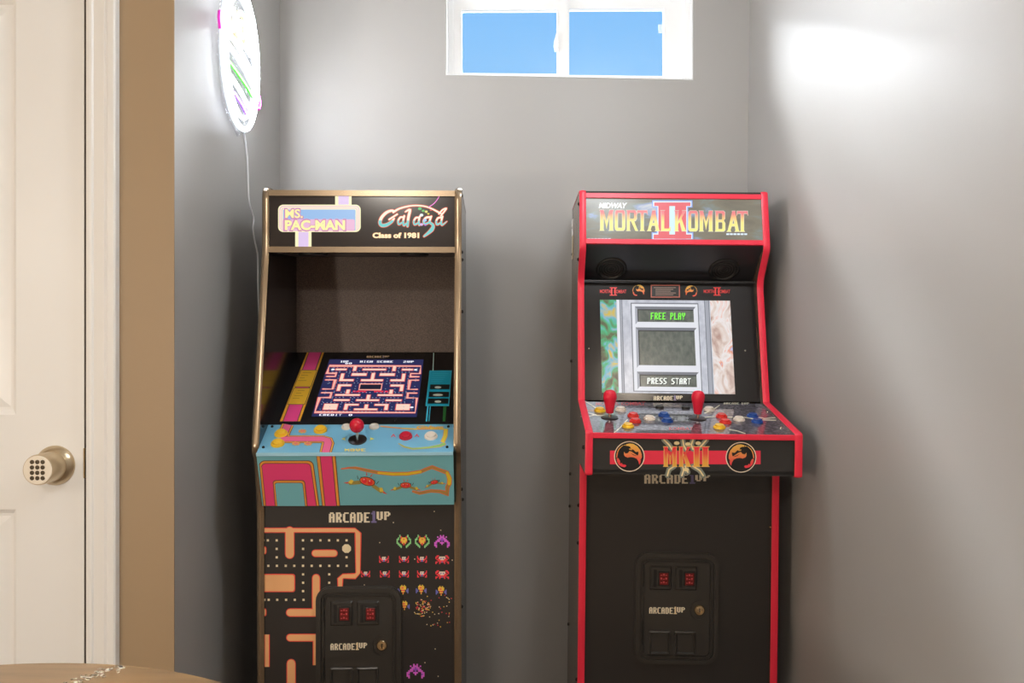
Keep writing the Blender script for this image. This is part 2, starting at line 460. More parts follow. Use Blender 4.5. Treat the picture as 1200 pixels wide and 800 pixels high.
def sash(x0, x1, gx0, gx1, y0, zt):
    so = [(x0, fi[0][1]), (x1, fi[0][1] - .004), (x1, zt + .035), (x0, zt + .035)]
    si = [(gx0, fi[0][1] + .012), (gx1, fi[0][1] + .008), (gx1, zt), (gx0, zt)]
    b = bmesh.new(); ring_solid(b, so, si, y0, y0 + .024)
    so_ = obj('window_sash', b, VINYL, win)
    b = bmesh.new(); extrude(b, [(q[0], y0 + .010, q[1]) for q in inset(si, -.003)], (0, .004, 0)); obj('window_pane', b, GLASS, so_)
    return so_
ys = yw0 + .012
sash(fi[0][0], (ml + mr_) / 2 + .012, at(541, 50, ys).x, at(653, 50, ys).x, ys, at(600, 11.5, ys).z)
s2 = sash((ml + mr_) / 2 - .004, fi[1][0], at(667, 50, ys + .026).x, at(778, 50, ys + .026).x, ys + .0245, at(720, 9.5, ys + .02).z)
bm = bmesh.new()
la = at(651.5, 50, ys - .004)
extrude(bm, [(la.x + dx, ys - .008, la.z + dz) for dx, dz in ((.008, .032), (.001, .03), (-.006, .004), (-.007, -.012), (-.002, -.030), (.003, -.022), (.008, -.02))], (0, .008, 0))
obj('window_latch', bm, VINYL, win)
st = at(775, 34, ys + .034)
bm = bmesh.new(); box(bm, st.x - .010, st.x + .004, st.y - .003, st.y - .002, st.z - .014, st.z + .014); obj('window_sticker', bm, mat('pale_sticker', (222, 240, 255), .4), s2)

# ------------------------------------------------------------------ common arcade parts
def T(M, p): return M @ Vector(p)
def side_panel(parent, prof, back, x0, x1, m):
    bm = bmesh.new()
    poly = [tuple(p) for p in prof] + back
    prism_x(bm, poly, x0, x1)
    return obj('side_panel', bm, m, parent)
def molding(parent, prof, x0, x1, m, th=.0022):
    """rounded plastic edging along the front profile of a side panel"""
    bm = bmesh.new(); P = [Vector(p) for p in prof]; rows = []
    for i, p in enumerate(P):
        a = P[max(0, i - 1)]; c = P[min(len(P) - 1, i + 1)]; t = (c - a).normalized()
        n = Vector((-t.y, t.x))
        if i == 0 or True:
            n = Vector((t.y, -t.x))
        rows.append([(x, p + n * o) for x, o in ((x0 - .0006, -.0006), (x0 - .0004, th * .5), (x0 + .0028, th), ((x0 + x1) / 2, th * 1.25), (x1 - .0028, th), (x1 + .0004, th * .5), (x1 + .0006, -.0006))])
    vs = [[bm.verts.new((x, q.x, q.y)) for x, q in r] for r in rows]
    for a, b in zip(vs, vs[1:]):
        for k in range(len(a) - 1): bm.faces.new([a[k], a[k + 1], b[k + 1], b[k]])
    return obj('edge_molding', bm, m, parent, True)
def plate(name, parent, top, bot, x0, x1, m, th=.008):
    """board between two (y,z) profile points, thickness going backwards"""
    t, b = Vector(top), Vector(bot); d = (b - t).normalized(); n = Vector((-d.y, d.x))
    if n.x < 0: n = -n
    bm = bmesh.new(); prism_x(bm, [t, b, b + n * th, t + n * th], x0, x1)
    return obj(name, bm, m, parent)
def bolt(parent, p, ax, m, r=.0045):
    bm = bmesh.new(); lathe(bm, p, ax, [(r, 0), (r, .0018), (r * .75, .0036), (r * .45, .004), (r * .4, .0025), (0, .0025)], 14)
    return obj('bolt', bm, m, parent, True)
def button(parent, surf, px, py, rim, cap, r=.0145, hh=.0075):
    p = surf(px, py); n = surf.n
    bm = bmesh.new(); lathe(bm, p, n, [(r, -.004), (r, .002), (r * .93, .0045), (r * .80, .0050), (r * .78, .003), (0, .003)], 24)
    o = obj('push_button', bm, rim, parent, True)
    bm = bmesh.new(); lathe(bm, p, n, [(r * .74, .003), (r * .74, hh), (r * .66, hh + .0012), (r * .4, hh + .0006), (0, hh + .0003)], 24)
    obj('plunger', bm, cap, o, True)
    return o
BLK = mat('black_laminate', (50, 48, 47), 0.38, bump=.05, bscale=500)
BLKG = mat('gloss_black_panel', (34, 31, 30), 0.12)
PLAST = mat('black_plastic', (58, 55, 52), 0.3)
PLAST2 = mat('dark_recess', (22, 21, 21), 0.5)
CHROME = mat('steel', (210, 205, 196), 0.2, metal=1.0)
GOLD = mat('worn_lock_brass', (225, 200, 160), 0.25, metal=1.0)
DARKB = mat('dark_bolt', (40, 36, 34), 0.35, metal=.7)
CREAM = ink(250, 238, 212)

def coin_door(parent, M, cx, cz, yk, w=.212, h=.283):
    """coin door on the vertical kick panel; u right, v up from its centre, out = towards the room"""
    sc = w / 99.0
    def ring(bm, u0, v0, u1, v1, r, out0, out1):
        extrude(bm, [(cx + u, yk - out0, cz + v) for u, v in rrect(u0, v0, u1, v1, r)], (0, -(out1 - out0), 0))
    def frame(bm, o, i, out0, out1):
        a, b = rrect(*o), rrect(*i); n = len(a)
        for k in range(n):
            j = (k + 1) % n
            q = [a[k], a[j], b[j], b[k]]
            A = [bm.verts.new((cx + u, yk - out0, cz + v)) for u, v in q]; B = [bm.verts.new((cx + u, yk - out1, cz + v)) for u, v in q]
            bm.faces.new(B)
            for e in ((0, 1), (2, 3)): bm.faces.new([A[e[0]], A[e[1]], B[e[1]], B[e[0]]])
    W, H = w / 2, h / 2
    bm = bmesh.new(); ring(bm, -W, -H, W, H, .034, 0, .005)
    frame(bm, (-W + .003, -H + .003, W - .003, H - .003, .031), (-W + .013, -H + .013, W - .013, H - .013, .022), .005, .010)
    frame(bm, (-W + .017, -H + .017, W - .017, H - .017, .019), (-W + .020, -H + .020, W - .020, H - .020, .016), .005, .008)
    ring(bm, -W + .024, -H + .024, W - .024, H - .024, .014, .005, .0075)
    frame(bm, (-W + .0205, -H + .0205, W - .0205, H - .0205, .016), (-W + .0225, -H + .0225, W - .0225, H - .0225, .015), .005, .0095)
    d = obj('coin_door', bm, PLAST, parent)
    P = lambda x, y: ((x - 792.5) * sc, (712 - y) * sc)
    # hinge tabs
    for y in (672, 740):
        bm = bmesh.new(); u, v = P(752.5, y); box(bm, cx + u - .001, cx + u + .001, yk - .012, yk - .005, cz + v - .03, cz + v + .03, .0004); obj('hinge', bm, PLAST2, d)
    for x0 in (760, 790):
        bm = bmesh.new(); u0, v0 = P(x0, 690); u1, v1 = P(x0 + 26, 661.5)
        a = rrect(u0, v0, u1, v1, .004); b = rrect(u0 + .004, v0 + .004, u1 - .004, v1 - .004, .003)
        n = len(a)
        A = [bm.verts.new((cx + u, yk - .0075, cz + v)) for u, v in a]; B = [bm.verts.new((cx + u, yk - .0125, cz + v)) for u, v in b]
        for k in range(n): bm.faces.new([A[k], A[(k + 1) % n], B[(k + 1) % n], B[k]])
        bm.faces.new(B)
        sl = obj('coin_slot', bm, PLAST, d)
        bm = bmesh.new(); u0, v0 = P(x0 + 4.5, 686); u1, v1 = P(x0 + 8, 665.5); box(bm, cx + u0, cx + u1, yk - .0131, yk - .012, cz + v0, cz + v1); obj('slot_opening', bm, PLAST2, sl)
        bm = bmesh.new(); u0, v0 = P(x0 + 9.8, 684.5); u1, v1 = P(x0 + 23, 667.5); box(bm, cx + u0, cx + u1, yk - .0150, yk - .012, cz + v0, cz + v1, .0006); obj('reject_bezel', bm, PLAST2, sl)
        bm = bmesh.new(); u0, v0 = P(x0 + 11.2, 683); u1, v1 = P(x0 + 21.6, 669); box(bm, cx + u0, cx + u1, yk - .0162, yk - .0148, cz + v0, cz + v1, .0004)
        bt = obj('reject_button', bm, mat('dark_red_button', (112, 32, 32), .25), sl); bt['label'] = 'dark red coin return button with worn lettering'
        # worn print, as broken strokes
        bm = bmesh.new()
        for r in range(3):
            for k in range(3):
                a_, b_ = P(x0 + 12.4 + k * 2.8, 681 - r * 4.4); box(bm, cx + a_, cx + a_ + sc * 2.0, yk - .0165, yk - .0161, cz + b_, cz + b_ + sc * (2.2 if (r + k) % 2 else 1.0))
        obj('button_print', bm, mat('red_print', (196, 70, 74), .4), sl)
        bm = bmesh.new(); u0, v0 = P(x0, 766); u1, v1 = P(x0 + 25, 738)
        fr_o = (u0, v0, u1, v1, .003); fr_i = (u0 + .0065, v0 + .0065, u1 - .0065, v1 - .0065, .001)
        a, b = rrect(*fr_o), rrect(*fr_i); m_ = [((p[0] + q[0]) / 2, (p[1] + q[1]) / 2) for p, q in zip(a, b)]
        n = len(a)
        R = [[bm.verts.new((cx + u, yk - o, cz + v)) for u, v in rr_] for rr_, o in ((a, .0074), (a, .011), (m_, .0125), (b, .0080))]
        for p, q in zip(R, R[1:]):
            for k in range(n): bm.faces.new([p[k], p[(k + 1) % n], q[(k + 1) % n], q[k]])
        bm.faces.new(R[-1])
        obj('coin_return', bm, PLAST, d)
    # lock with its raised collar
    u, v = P(819, 713)
    bm = bmesh.new(); tube(bm, [(cx + u + .023 * math.cos(a), yk - .0078, cz + v + .023 * math.sin(a)) for a in [math.radians(80 + i * 10) for i in range(21)]], .0011, seg=6); obj('lock_recess_rim', bm, PLAST, d, True)
    bm = bmesh.new(); lathe(bm, (cx + u, yk - .007, cz + v), (0, -1, 0), [(.0135, 0), (.0135, .003), (.011, .006), (.0065, .0065), (.006, .0045), (0, .0045)], 24)
    lk = obj('lock', bm, GOLD, d, True); lk['label'] = 'round brass coloured key lock'
    bm = bmesh.new(); box(bm, cx + u - .001, cx + u + .001, yk - .0122, yk - .011, cz + v - .005, cz + v + .005); obj('keyhole', bm, PLAST2, lk)
    # lettering
    sf = Surf(M, (yk - .0075, cz + .1), (yk - .0075, cz - .1))
    return d, sf, P
def arcade_logo(A, x0, y0, x1, y1, m, one, layer=1):
    w_ = (x1 - x0); A.pix('ARCADE', x0, y0 + (y1 - y0) * .12, x0 + w_ * .665, y1, m, layer)
    A.pix('1', x0 + w_ * .665, y0, x0 + w_ * .775, y1 + (y1 - y0) * .02, one, layer)
    A.pix('UP', x0 + w_ * .775, y0 + (y1 - y0) * .05, x1, y1 - (y1 - y0) * .22, m, layer)
def door_logo(d, sf, M, cx, cz, P, yk):
    q = []
    for x, y in ((760, 710.5), (801.5, 718)):
        u, v = P(x, y); p = M @ Vector((cx + u, yk - .0075, cz + v)); q.append(p)
    A = Art(sf); A.map = None
    # work in door space directly
    def f(u, v):
        return (u, v)
    base = A.s
    class Loc:
        n = base.n
        def __call__(s, x, y, off=0): u, v = P(x, y); return Vector((cx + u, yk - .0075 - off, cz + v))
    A.s = Loc()
    arcade_logo(A, 760, 709.5, 802, 718, CREAM, ink(214, 196, 160))
    A.done('lettering', d)

# ================================================================== right cabinet (fighting game, red edging)
MR0 = Matrix.Rotation(-.004, 4, 'Z') @ Matrix.Rotation(.011, 4, 'Y')
YR = 2.27
tp = at(789.6, 258, YR); base = tp - MR0.to_3x3() @ Vector((0, 0, tp.z))
MR = Matrix.Translation(base) @ MR0
R = empty('arcade_cabinet', MR)
tag(R, 'tall black arcade cabinet with red edging, bat-top joysticks and a stone-framed menu screen', 'arcade machine')
HW = .25; IN = HW - .0165
RED = mat('red_edging', (238, 48, 74), 0.35, k=1.25)
OUTS = noise_mat('brown_side_print', [(.35, (88, 70, 58)), (.6, (120, 96, 80)), (.75, (150, 90, 74))], (4, 9, 3), 4, rough=.2)
profR = fillet([(.34, 1.580), (.012, 1.580), (-.02, 1.425), (.045, 1.342), (-.03, 1.022), (-.294, .9685), (-.294, .870), (-.12, .870), (-.12, .0)],
               [0, .006, .012, .03, .004, .005, .004, .003, 0])
backR = [(.34, 0)]
for x0, x1 in ((-HW, -IN), (IN, HW)):
    side_panel(R, profR, backR, x0, x1, [OUTS])
    molding(R, profR, x0, x1, RED)
plate('back_board', R, (.335, 1.56), (.335, .02), -IN, IN, BLK, .004)
plate('top_board', R, (.33, 1.572), (.014, 1.572), -IN, IN, BLK, -.008)
mt, mb = (.014, 1.5725), (-.015, 1.436)
sM = Surf(MR, mt, mb)
MARQ_R = noise_mat('storm_marquee', [(.30, (128, 118, 100)), (.50, (150, 142, 120)), (.58, (150, 160, 150)), (.64, (170, 190, 235)), (.72, (245, 248, 255))], (9, 9, 26), 6, emit=.62, rough=.25, distort=.6)
plate('marquee_panel', R, mt, mb, -IN, IN, MARQ_R)
def bar(parent, surf, x0, x1, a, b, m, name, out=.005, back=.004):
    n = surf.n
    bm = bmesh.new()
    pa, pb = Vector((0, *a)), Vector((0, *b))
    P4 = [pa + n * out, pb + n * out, pb - n * back, pa - n * back]
    extrude(bm, [(x0, p.y, p.z) for p in P4], (x1 - x0, 0, 0))
    return obj(name, bm, m, parent)
def along(a, b, t): return (a[0] + (b[0] - a[0]) * t, a[1] + (b[1] - a[1]) * t)
bar(R, sM, -IN, IN, along(mt, mb, -.005), along(mt, mb, .088), RED, 'marquee_rail')
bar(R, sM, -IN, IN, along(mt, mb, .912), along(mt, mb, 1.005), RED, 'marquee_rail')
# speaker board under the marquee
st_, sb_ = (-.012, 1.435), (.095, 1.343)
spk = plate('speaker_board', R, st_, sb_, -IN, IN, mat('black_speaker_board', (46, 46, 49), .3), .006)
sS = Surf(MR, st_, sb_)
for px in (716.5, 848.5):
    c = sS(px, 315 + (1 if px > 800 else 0)); n = sS.n
    bm = bmesh.new()
    lathe(bm, c, n, [(.042, 0), (.042, .002), (.039, .0045), (.034, .004), (.031, .0005), (.0, .0005)], 40)
    s_ = obj('speaker', bm, PLAST2, R, True)
    bm = bmesh.new()
    a = n.orthogonal().normalized(); b = n.cross(a)
    for r_ in (.009, .016, .023, .030): tube(bm, [c + n * .0012 + (a * math.cos(i * PI / 16) + b * math.sin(i * PI / 16)) * r_ for i in range(32)], .0009, True, 6)
    obj('speaker_grille', bm, PLAST, s_, True)
# monitor bezel
bt_, bb_ = (.078, 1.346), (-.004, 1.0225)
plate('monitor_bezel', R, bt_, bb_, -IN, IN, mat('bezel_black', (36, 34, 35), .16), .006)
bm = bmesh.new()
ltop = Vector((0, .079, 1.3435))
box(bm, -IN, IN, .060, .070, 1.3425, 1.3455, .001); obj('bezel_lip', bm, PLAST, R)
sB = Surf(MR, bt_, bb_)
# fighters' screen
quad = ((703, 351), (855.5, 352.3), (861.5, 461.8), (705.5, 460))
sm = quadmap(*quad)
STONE = noise_mat('lit_stone', [(.3, (178, 182, 196)), (.7, (214, 217, 228))], (60, 60, 40), 5, emit=.88, rough=.2)
SLATE = noise_mat('lit_slate', [(.3, (68, 80, 74)), (.7, (106, 112, 104))], (90, 90, 50), 4, emit=.85, rough=.2)
PORT1 = noise_mat('lit_abstract_green', [(.30, (62, 52, 44)), (.42, (96, 110, 72)), (.52, (64, 190, 130)), (.60, (120, 190, 220)), (.70, (226, 196, 70))], (26, 26, 17), 3, emit=.8, rough=.2, distort=1.2)
PORT2 = noise_mat('lit_abstract_rose', [(.30, (172, 130, 118)), (.45, (226, 206, 196)), (.56, (242, 236, 236)), (.66, (236, 150, 110)), (.74, (196, 200, 236))], (26, 26, 15), 4, emit=.9, rough=.2, distort=1.0)
A = Art(sB, sm)
A.rect(0, 0, 1, 1, STONE, 0)
A.rect(0, 0, .125, 1, PORT1, 1); A.rect(.845, 0, 1, 1, PORT2, 1)
lt, md, dk, vd = glow(232, 235, 244), glow(168, 172, 184), glow(120, 124, 134), glow(52, 56, 58)
for u, m in ((.128, lt), (.150, dk), (.158, md), (.165, dk), (.80, dk), (.806, md), (.832, dk)): A.rect(u, 0, u + (.02 if m in (lt,) else .006), 1, m, 1)
A.rect(.812, 0, .832, 1, md, 1)
def panel(u0, v0, u1, v1, b=.018, bv=.03):
    A.rect(u0 - b * 1.6, v0 - bv * 1.6, u1 + b * 1.6, v1 + bv * 1.6, dk, 1)
    A.rect(u0 - b * 1.4, v0 - bv * 1.4, u1 + b * 1.4, v1 + bv * 1.4, lt, 2)
    A.poly([(u0 - b, v0 - bv), (u1 + b, v0 - bv), (u1, v0), (u0, v0)], dk, 3); A.poly([(u0 - b, v0 - bv), (u0, v0), (u0, v1), (u0 - b, v1 + bv)], md, 3)
    A.poly([(u0 - b, v1 + bv), (u0, v1), (u1, v1), (u1 + b, v1 + bv)], lt, 3); A.poly([(u1 + b, v0 - bv), (u1 + b, v1 + bv), (u1, v1), (u1, v0)], lt, 3)
    A.rect(u0, v0, u1, v1, SLATE, 4)
    A.rect(u0, v0, u1, v0 + .012, vd, 5); A.rect(u0, v0, u0 + .008, v1, vd, 5)
A.rect(.235, .03, .755, .985, dk, 1); A.rect(.243, .042, .748, .975, lt, 2)
for v0, v1 in ((.10, .235), (.325, .70), (.80, .93)): panel(.285, v0, .715, v1)
A.pix('FREE PLAY', .388, .142, .652, .218, vd, 6); A.pix('FREE PLAY', .383, .135, .647, .210, glow(120, 240, 70, 1.0), 7, shear=.1)
A.pix('PRESS START', .345, .842, .673, .910, vd, 6); A.pix('PRESS START', .340, .835, .668, .902, glow(240, 246, 240, 1.0), 7, shear=.1)
scr = A.done('screen', R)
# bezel print
A = Art(sB)
RD = ink(196, 52, 52)
def dragon(A, cx, cy, r, grad, black, ring=None, flip=False, layer=1):
    f = -1 if flip else 1
    X = lambda pts: [(cx + f * (x - 400) / 235 * r, cy + (y - 430) / 235 * r) for x, y in pts]
    if ring:
        A.ell(cx, cy, r * 1.15, r * 1.15, ring, layer, 40); A.ell(cx, cy, r * 1.08, r * 1.08, black, layer + 1, 40)
    up = layer + 2
    A.poly(X([(340, 215), (400, 200), (470, 208), (540, 250), (590, 310), (618, 390), (620, 450), (600, 480), (585, 500), (560, 465), (540, 425), (560, 385), (560, 345), (510, 350), (470, 310), (420, 290), (420, 262), (380, 245), (345, 243)]), grad, up)
    A.poly(X([(392, 290), (440, 300), (455, 318), (400, 312)]), grad, up)
    A.poly(X([(305, 345), (330, 378), (375, 370), (400, 335), (440, 345), (500, 385), (545, 415), (590, 500), (605, 485), (598, 540), (575, 578), (560, 520), (530, 470), (480, 448), (420, 440), (370, 452), (320, 430), (303, 395)]), grad, up)
    A.poly(X([(425, 368), (470, 395), (525, 412), (515, 418), (465, 405)]), black, up + 1)
    A.poly(X([(330, 222), (340, 240), (295, 235), (262, 262), (225, 300), (200, 355), (190, 410), (185, 450), (165, 445), (172, 390), (190, 330), (225, 278), (270, 240)]), grad, up)
    A.poly(X([(175, 460), (205, 458), (232, 505), (240, 560), (265, 540), (280, 570), (330, 572), (350, 595), (320, 620), (260, 610), (210, 575), (182, 525)]), grad, up)
SIL_B = mat('emblem_black', (30, 28, 28), .35)
z = lambda s_, px, py: s_(px, py).z
gB = ramp_mat('emblem_gold_small', [(0, (196, 44, 60)), (.35, (240, 110, 60)), (.75, (250, 190, 80)), (1, (250, 215, 110))], z(sB, 750, 349), z(sB, 750, 332), k=PK)
dragon(A, 748.5, 340.8, 7.4, gB, SIL_B); A.done('emblem', R); A = Art(sB)
dragon(A, 809.7, 341.5, 7.4, gB, SIL_B, flip=True); A.done('emblem', R)
for x0 in (703, 824.5):
    A = Art(sB)
    A.text('MORTAL', x0, 339.2, x0 + 14, 343.4, RD, 1, .02); A.text('KOMBAT', x0 + 16.5, 339.4, x0 + 31, 343.6, RD, 1, .02)
    for q in (x0 + 13, x0 + 17): A.rect(q, 337, q + 1.6, 346, RD, 2)
    A.rect(x0 + 11.5, 336.6, x0 + 20, 337.8, RD, 2); A.rect(x0 + 11.5, 345.2, x0 + 20, 346.4, RD, 2)
    A.done('title_lettering', R)
A = Art(sB)
BR = ink(150, 84, 72)
A.rect(762.5, 333.6, 796.8, 348.6, BR, 1); A.rect(763.8, 334.9, 795.5, 347.4, SIL_B, 2)
for k in range(5): A.rect(768 - (k == 0) * 2, 336.6 + k * 2.1, 792 - (k % 3) * 3, 337.4 + k * 2.1, ink(128, 108, 98), 3)
A.done('instruction_label', R); A = Art(sB)
arcade_logo(A, 766, 463.2, 800, 469, CREAM, ink(120, 110, 140))
A.done('lettering', R)
for px, py in ((690, 408.5), (873, 411)):
    bolt(R, sB(px, py), sB.n, CHROME, .003)
# deck
dt, db = (-.012, 1.0185), (-.288, .9665)
DECK = noise_mat('stone_deck_print', [(.32, (34, 31, 36)), (.5, (78, 73, 83)), (.64, (122, 117, 130))], (130, 130, 60), 5, rough=.5, coat=1.0)
DECK.node_tree.nodes['Principled BSDF'].inputs['Coat Roughness'].default_value = .015
DECK.node_tree.nodes['Principled BSDF'].inputs['Coat IOR'].default_value = 1.9
plate('control_deck', R, dt, db, -IN, IN, DECK, .012)
sD = Surf(MR, dt, db)
def gl(r, g, b):
    m = ink(r, g, b)
    n = 'deck_' + m.name
    if n in MATS: return MATS[n]
    return mat(n, (r, g, b), .5, k=PK * .8, coat=1.0)
A = Art(sD)
bolt_c = gl(216, 212, 190)
for pts in ([(681, 485), (690, 484), (700, 487), (711, 487)], [(681, 488), (688, 488.5), (698, 486)], [(686, 470.5), (692, 474), (699, 479)], [(826, 489), (840, 488), (858, 489)],
            [(843, 475), (836, 480), (826, 484)], [(872, 489), (890, 492), (909, 492.5)], [(888, 489), (896, 490.5), (908, 489.5)], [(855, 503.5), (864, 505), (873, 508)], [(720, 507), (728, 500), (735, 492)]):
    A.stroke(pts, 1.4, bolt_c, 1, .8)
A.done('lightning_print', R); A = Art(sD)
rd = gl(170, 40, 46)
A.text('MORTAL KOMBAT', 698, 471, 756, 475, rd, 1, .02)
A.done('title_lettering', R); A = Art(sD); A.text('KOMBAT', 784, 500.5, 812, 504, rd, 1, .02)
A.done('title_lettering', R); A = Art(sD); A.pix('ARCADE', 848, 471.8, 866, 474, bolt_c, 1); A.pix('1UP', 868, 471.8, 878, 474, bolt_c, 1)
A.done('lettering', R); A = Art(sD); A.text('MIDWAY', 687, 480, 697, 482.4, gl(180, 110, 40), 1, .02)
A.done('lettering', R)
for px, py in ((682.5, 478.5), (686.5, 499), (899, 483), (915.5, 501.5)): bolt(R, sD(px, py), sD.n, CHROME, .0035)
bR, bY, bW, bB, bK = (mat('button_red', (226, 52, 44), .3), mat('button_yellow', (246, 196, 48), .3), mat('button_white', (238, 226, 212), .3), mat('button_blue', (24, 72, 150), .3), mat('button_black', (36, 34, 34), .3))
for px, py, m in ((703, 481.5, bY), (727.5, 480.5, bW), (742, 487.5, bR), (744.5, 494, bR), (736, 500, bY), (761, 491, bW), (778, 487, bB), (782, 493.5, bB),
                  (831, 480.5, bW), (845.5, 488.5, bR), (850, 495, bR), (843, 501, bY), (866, 492, bW), (882, 488, bB), (887.5, 494.5, bB)):
    button(R, sD, px, py, m, m)
for px, py in ((773, 477.5), (803.5, 478)): button(R, sD, px, py, bK, bK, .011, .004)
BAT = mat('bat_red', (222, 28, 58), .35, k=1.1)
for px, py in ((714.4, 489.5), (817.5, 490.5)):
    c = sD(px, py); up = Vector((0, -.06, 1)).normalized(); n = sD.n
    bm = bmesh.new()
    lathe(bm, c, up, [(0, .012), (.0085, .012), (.0095, .014), (.0125, .033), (.0158, .047), (.0164, .054), (.0150, .062), (.011, .0675), (.005, .0695), (0, .070)], 28)
    j = obj('joystick', bm, BAT, R, True)
    bm = bmesh.new(); lathe(bm, c, up, [(.0042, -.002), (.0042, .0125)], 14); obj('shaft', bm, CHROME, j, True)
    bm = bmesh.new(); lathe(bm, c, n, [(.0215, 0), (.0215, .0012), (.020, .0020), (0, .0020)], 32); obj('dust_washer', bm, bK, j, True)
# deck front
ft, fb = (-.288, .966), (-.288, .8705)
plate('deck_front', R, ft, fb, -IN, IN, BLK, .01)
sF = Surf(MR, ft, fb)
bm = bmesh.new(); box(bm, -IN, IN, -.2945, -.284, .9535, .9665, .0015); obj('deck_edging', bm, RED, R)
plate('deck_bottom', R, (-.288, .873), (-.115, .873), -IN, IN, BLK, .008)
A = Art(sF)
A.rect(714.8, 527.8, 891.3, 543.8, ink(226, 50, 74), 0)
gF = ramp_mat('emblem_gold', [(0, (222, 40, 70)), (.30, (236, 72, 72)), (.5, (240, 120, 80)), (.8, (246, 176, 80)), (1, (250, 200, 96))], z(sF, 737, 550), z(sF, 737, 519), k=PK)
RING = ink(232, 214, 190)
dragon(A, 737.5, 534.6, 15.6, gF, SIL_B, RING, False, 1); dragon(A, 868.3, 535.6, 15.6, gF, SIL_B, RING, True, 1)
SG, SC = ink(104, 108, 98), ink(206, 188, 142)
for pts in ([(778, 515), (784, 521), (788, 527)], [(800, 515), (801, 521), (804, 527)], [(812, 515), (810, 521), (812, 526)], [(828, 515), (822, 522), (816, 527)], [(782, 557), (784, 550), (790, 546)], [(799, 557), (801, 551), (800, 546)], [(824, 557), (820, 551), (812, 546)], [(806, 553), (804, 549), (803, 546)]):
    A.stroke(pts, 6.0, SG, 1); A.stroke(pts, 1.8, SC, 2)
for x, y in ((793, 519), (806, 520), (818, 519), (804, 550)): A.ell(x, y, 3.4, 2.2, SC, 3, 8)
# slab lettering used for the game title: unit box, y down
GL = {
'M': [[(0, 0), (.30, 0), (.30, .06), (.28, .10), (.28, .94), (.34, 1), (0, 1), (.06, .94), (.06, .10)], [(.72, .06), (.70, 0), (1, 0), (.95, .10), (.95, .94), (1, 1), (.66, 1), (.72, .94)], [(.20, 0), (.32, .06), (.50, .55), (.50, .92)], [(.80, 0), (.68, .06), (.50, .55), (.50, .92)]],
'O': [[(.08, .06), (.2, 0), (.30, .1), (.30, .9), (.2, 1), (.08, .94), (.04, .8), (.04, .2)], [(.92, .06), (.8, 0), (.70, .1), (.70, .9), (.8, 1), (.92, .94), (.96, .8), (.96, .2)], [(.2, 0), (.8, 0), (.72, .13), (.28, .13)], [(.2, 1), (.8, 1), (.72, .87), (.28, .87)]],
'R': [[(0, 0), (.34, 0), (.30, .06), (.30, .94), (.38, 1), (0, 1), (.07, .94), (.07, .06)], [(.28, 0), (.78, 0), (.90, .1), (.92, .4), (.80, .52), (.28, .52), (.28, .41), (.62, .41), (.68, .36), (.66, .12), (.28, .12)], [(.36, .46), (.66, .46), (.94, .9), (1.04, 1), (.78, 1)]],
'T': [[(0, 0), (1, 0), (1.02, .22), (.9, .12), (.1, .12), (-.02, .22)], [(.36, .04), (.64, .04), (.64, .93), (.74, 1), (.26, 1), (.36, .93)]],
'A': [[(.42, 0), (.66, 0), (.40, .70), (.30, .93), (.36, 1), (0, 1), (.10, .92)], [(.42, 0), (.66, 0), (.93, .93), (1.02, 1), (.62, 1), (.70, .93)], [(.28, .62), (.74, .62), (.76, .74), (.24, .74)]],
'L': [[(0, 0), (.42, 0), (.36, .06), (.36, .88), (.80, .88), (.98, .76), (.94, 1), (0, 1), (.08, .94), (.08, .06)]],
'K': [[(0, 0), (.36, 0), (.31, .06), (.31, .94), (.38, 1), (0, 1), (.07, .94), (.07, .06)], [(.30, .56), (.66, .08), (.62, 0), (1, 0), (.88, .07), (.52, .48), (.30, .70)], [(.42, .44), (.60, .34), (.92, .93), (1.02, 1), (.66, 1)]],
'B': [[(0, 0), (.34, 0), (.31, .06), (.31, .94), (.34, 1), (0, 1), (.07, .94), (.07, .06)], [(.28, 0), (.78, 0), (.92, .08), (.92, .40), (.80, .48), (.94, .58), (.94, .92), (.80, 1), (.28, 1), (.28, .88), (.64, .88), (.68, .84), (.68, .60), (.62, .54), (.28, .54), (.28, .43), (.62, .43), (.66, .38), (.66, .16), (.62, .12), (.28, .12)]],
'I': [[(0, 0), (1, 0), (.82, .08), (.82, .92), (1, 1), (0, 1), (.18, .92), (.18, .08)]]}
def slab(A, ch, x0, y0, x1, y1, m, layer, grow=0.0):
    for p in GL[ch]:
        if grow:
            c = Vector((sum(q[0] for q in p) / len(p), sum(q[1] for q in p) / len(p)))
        pts = []
        for q in p:
            x, y = x0 + q[0] * (x1 - x0), y0 + q[1] * (y1 - y0)
            if grow: x += grow if q[0] > c.x else -grow; y += grow if q[1] > c.y else -grow
            pts.append((x, y))
        A.poly(pts, m, layer)
gM = ramp_mat('title_red_to_gold', [(0, (250, 190, 70)), (.3, (244, 160, 72)), (.65, (226, 80, 66)), (1, (214, 36, 60))], z(sF, 805, 546), z(sF, 805, 523.5), k=PK)
OUT2 = ink(206, 160, 96)
for ch, x0, x1 in (('M', 777.5, 793), ('K', 795.5, 809.5), ('I', 812, 820.5), ('I', 822, 831)):
    slab(A, ch, x0, 523.5, x1, 546, OUT2, 4, .8); slab(A, ch, x0, 523.5, x1, 546, gM, 5)
A.done('front_print', R)
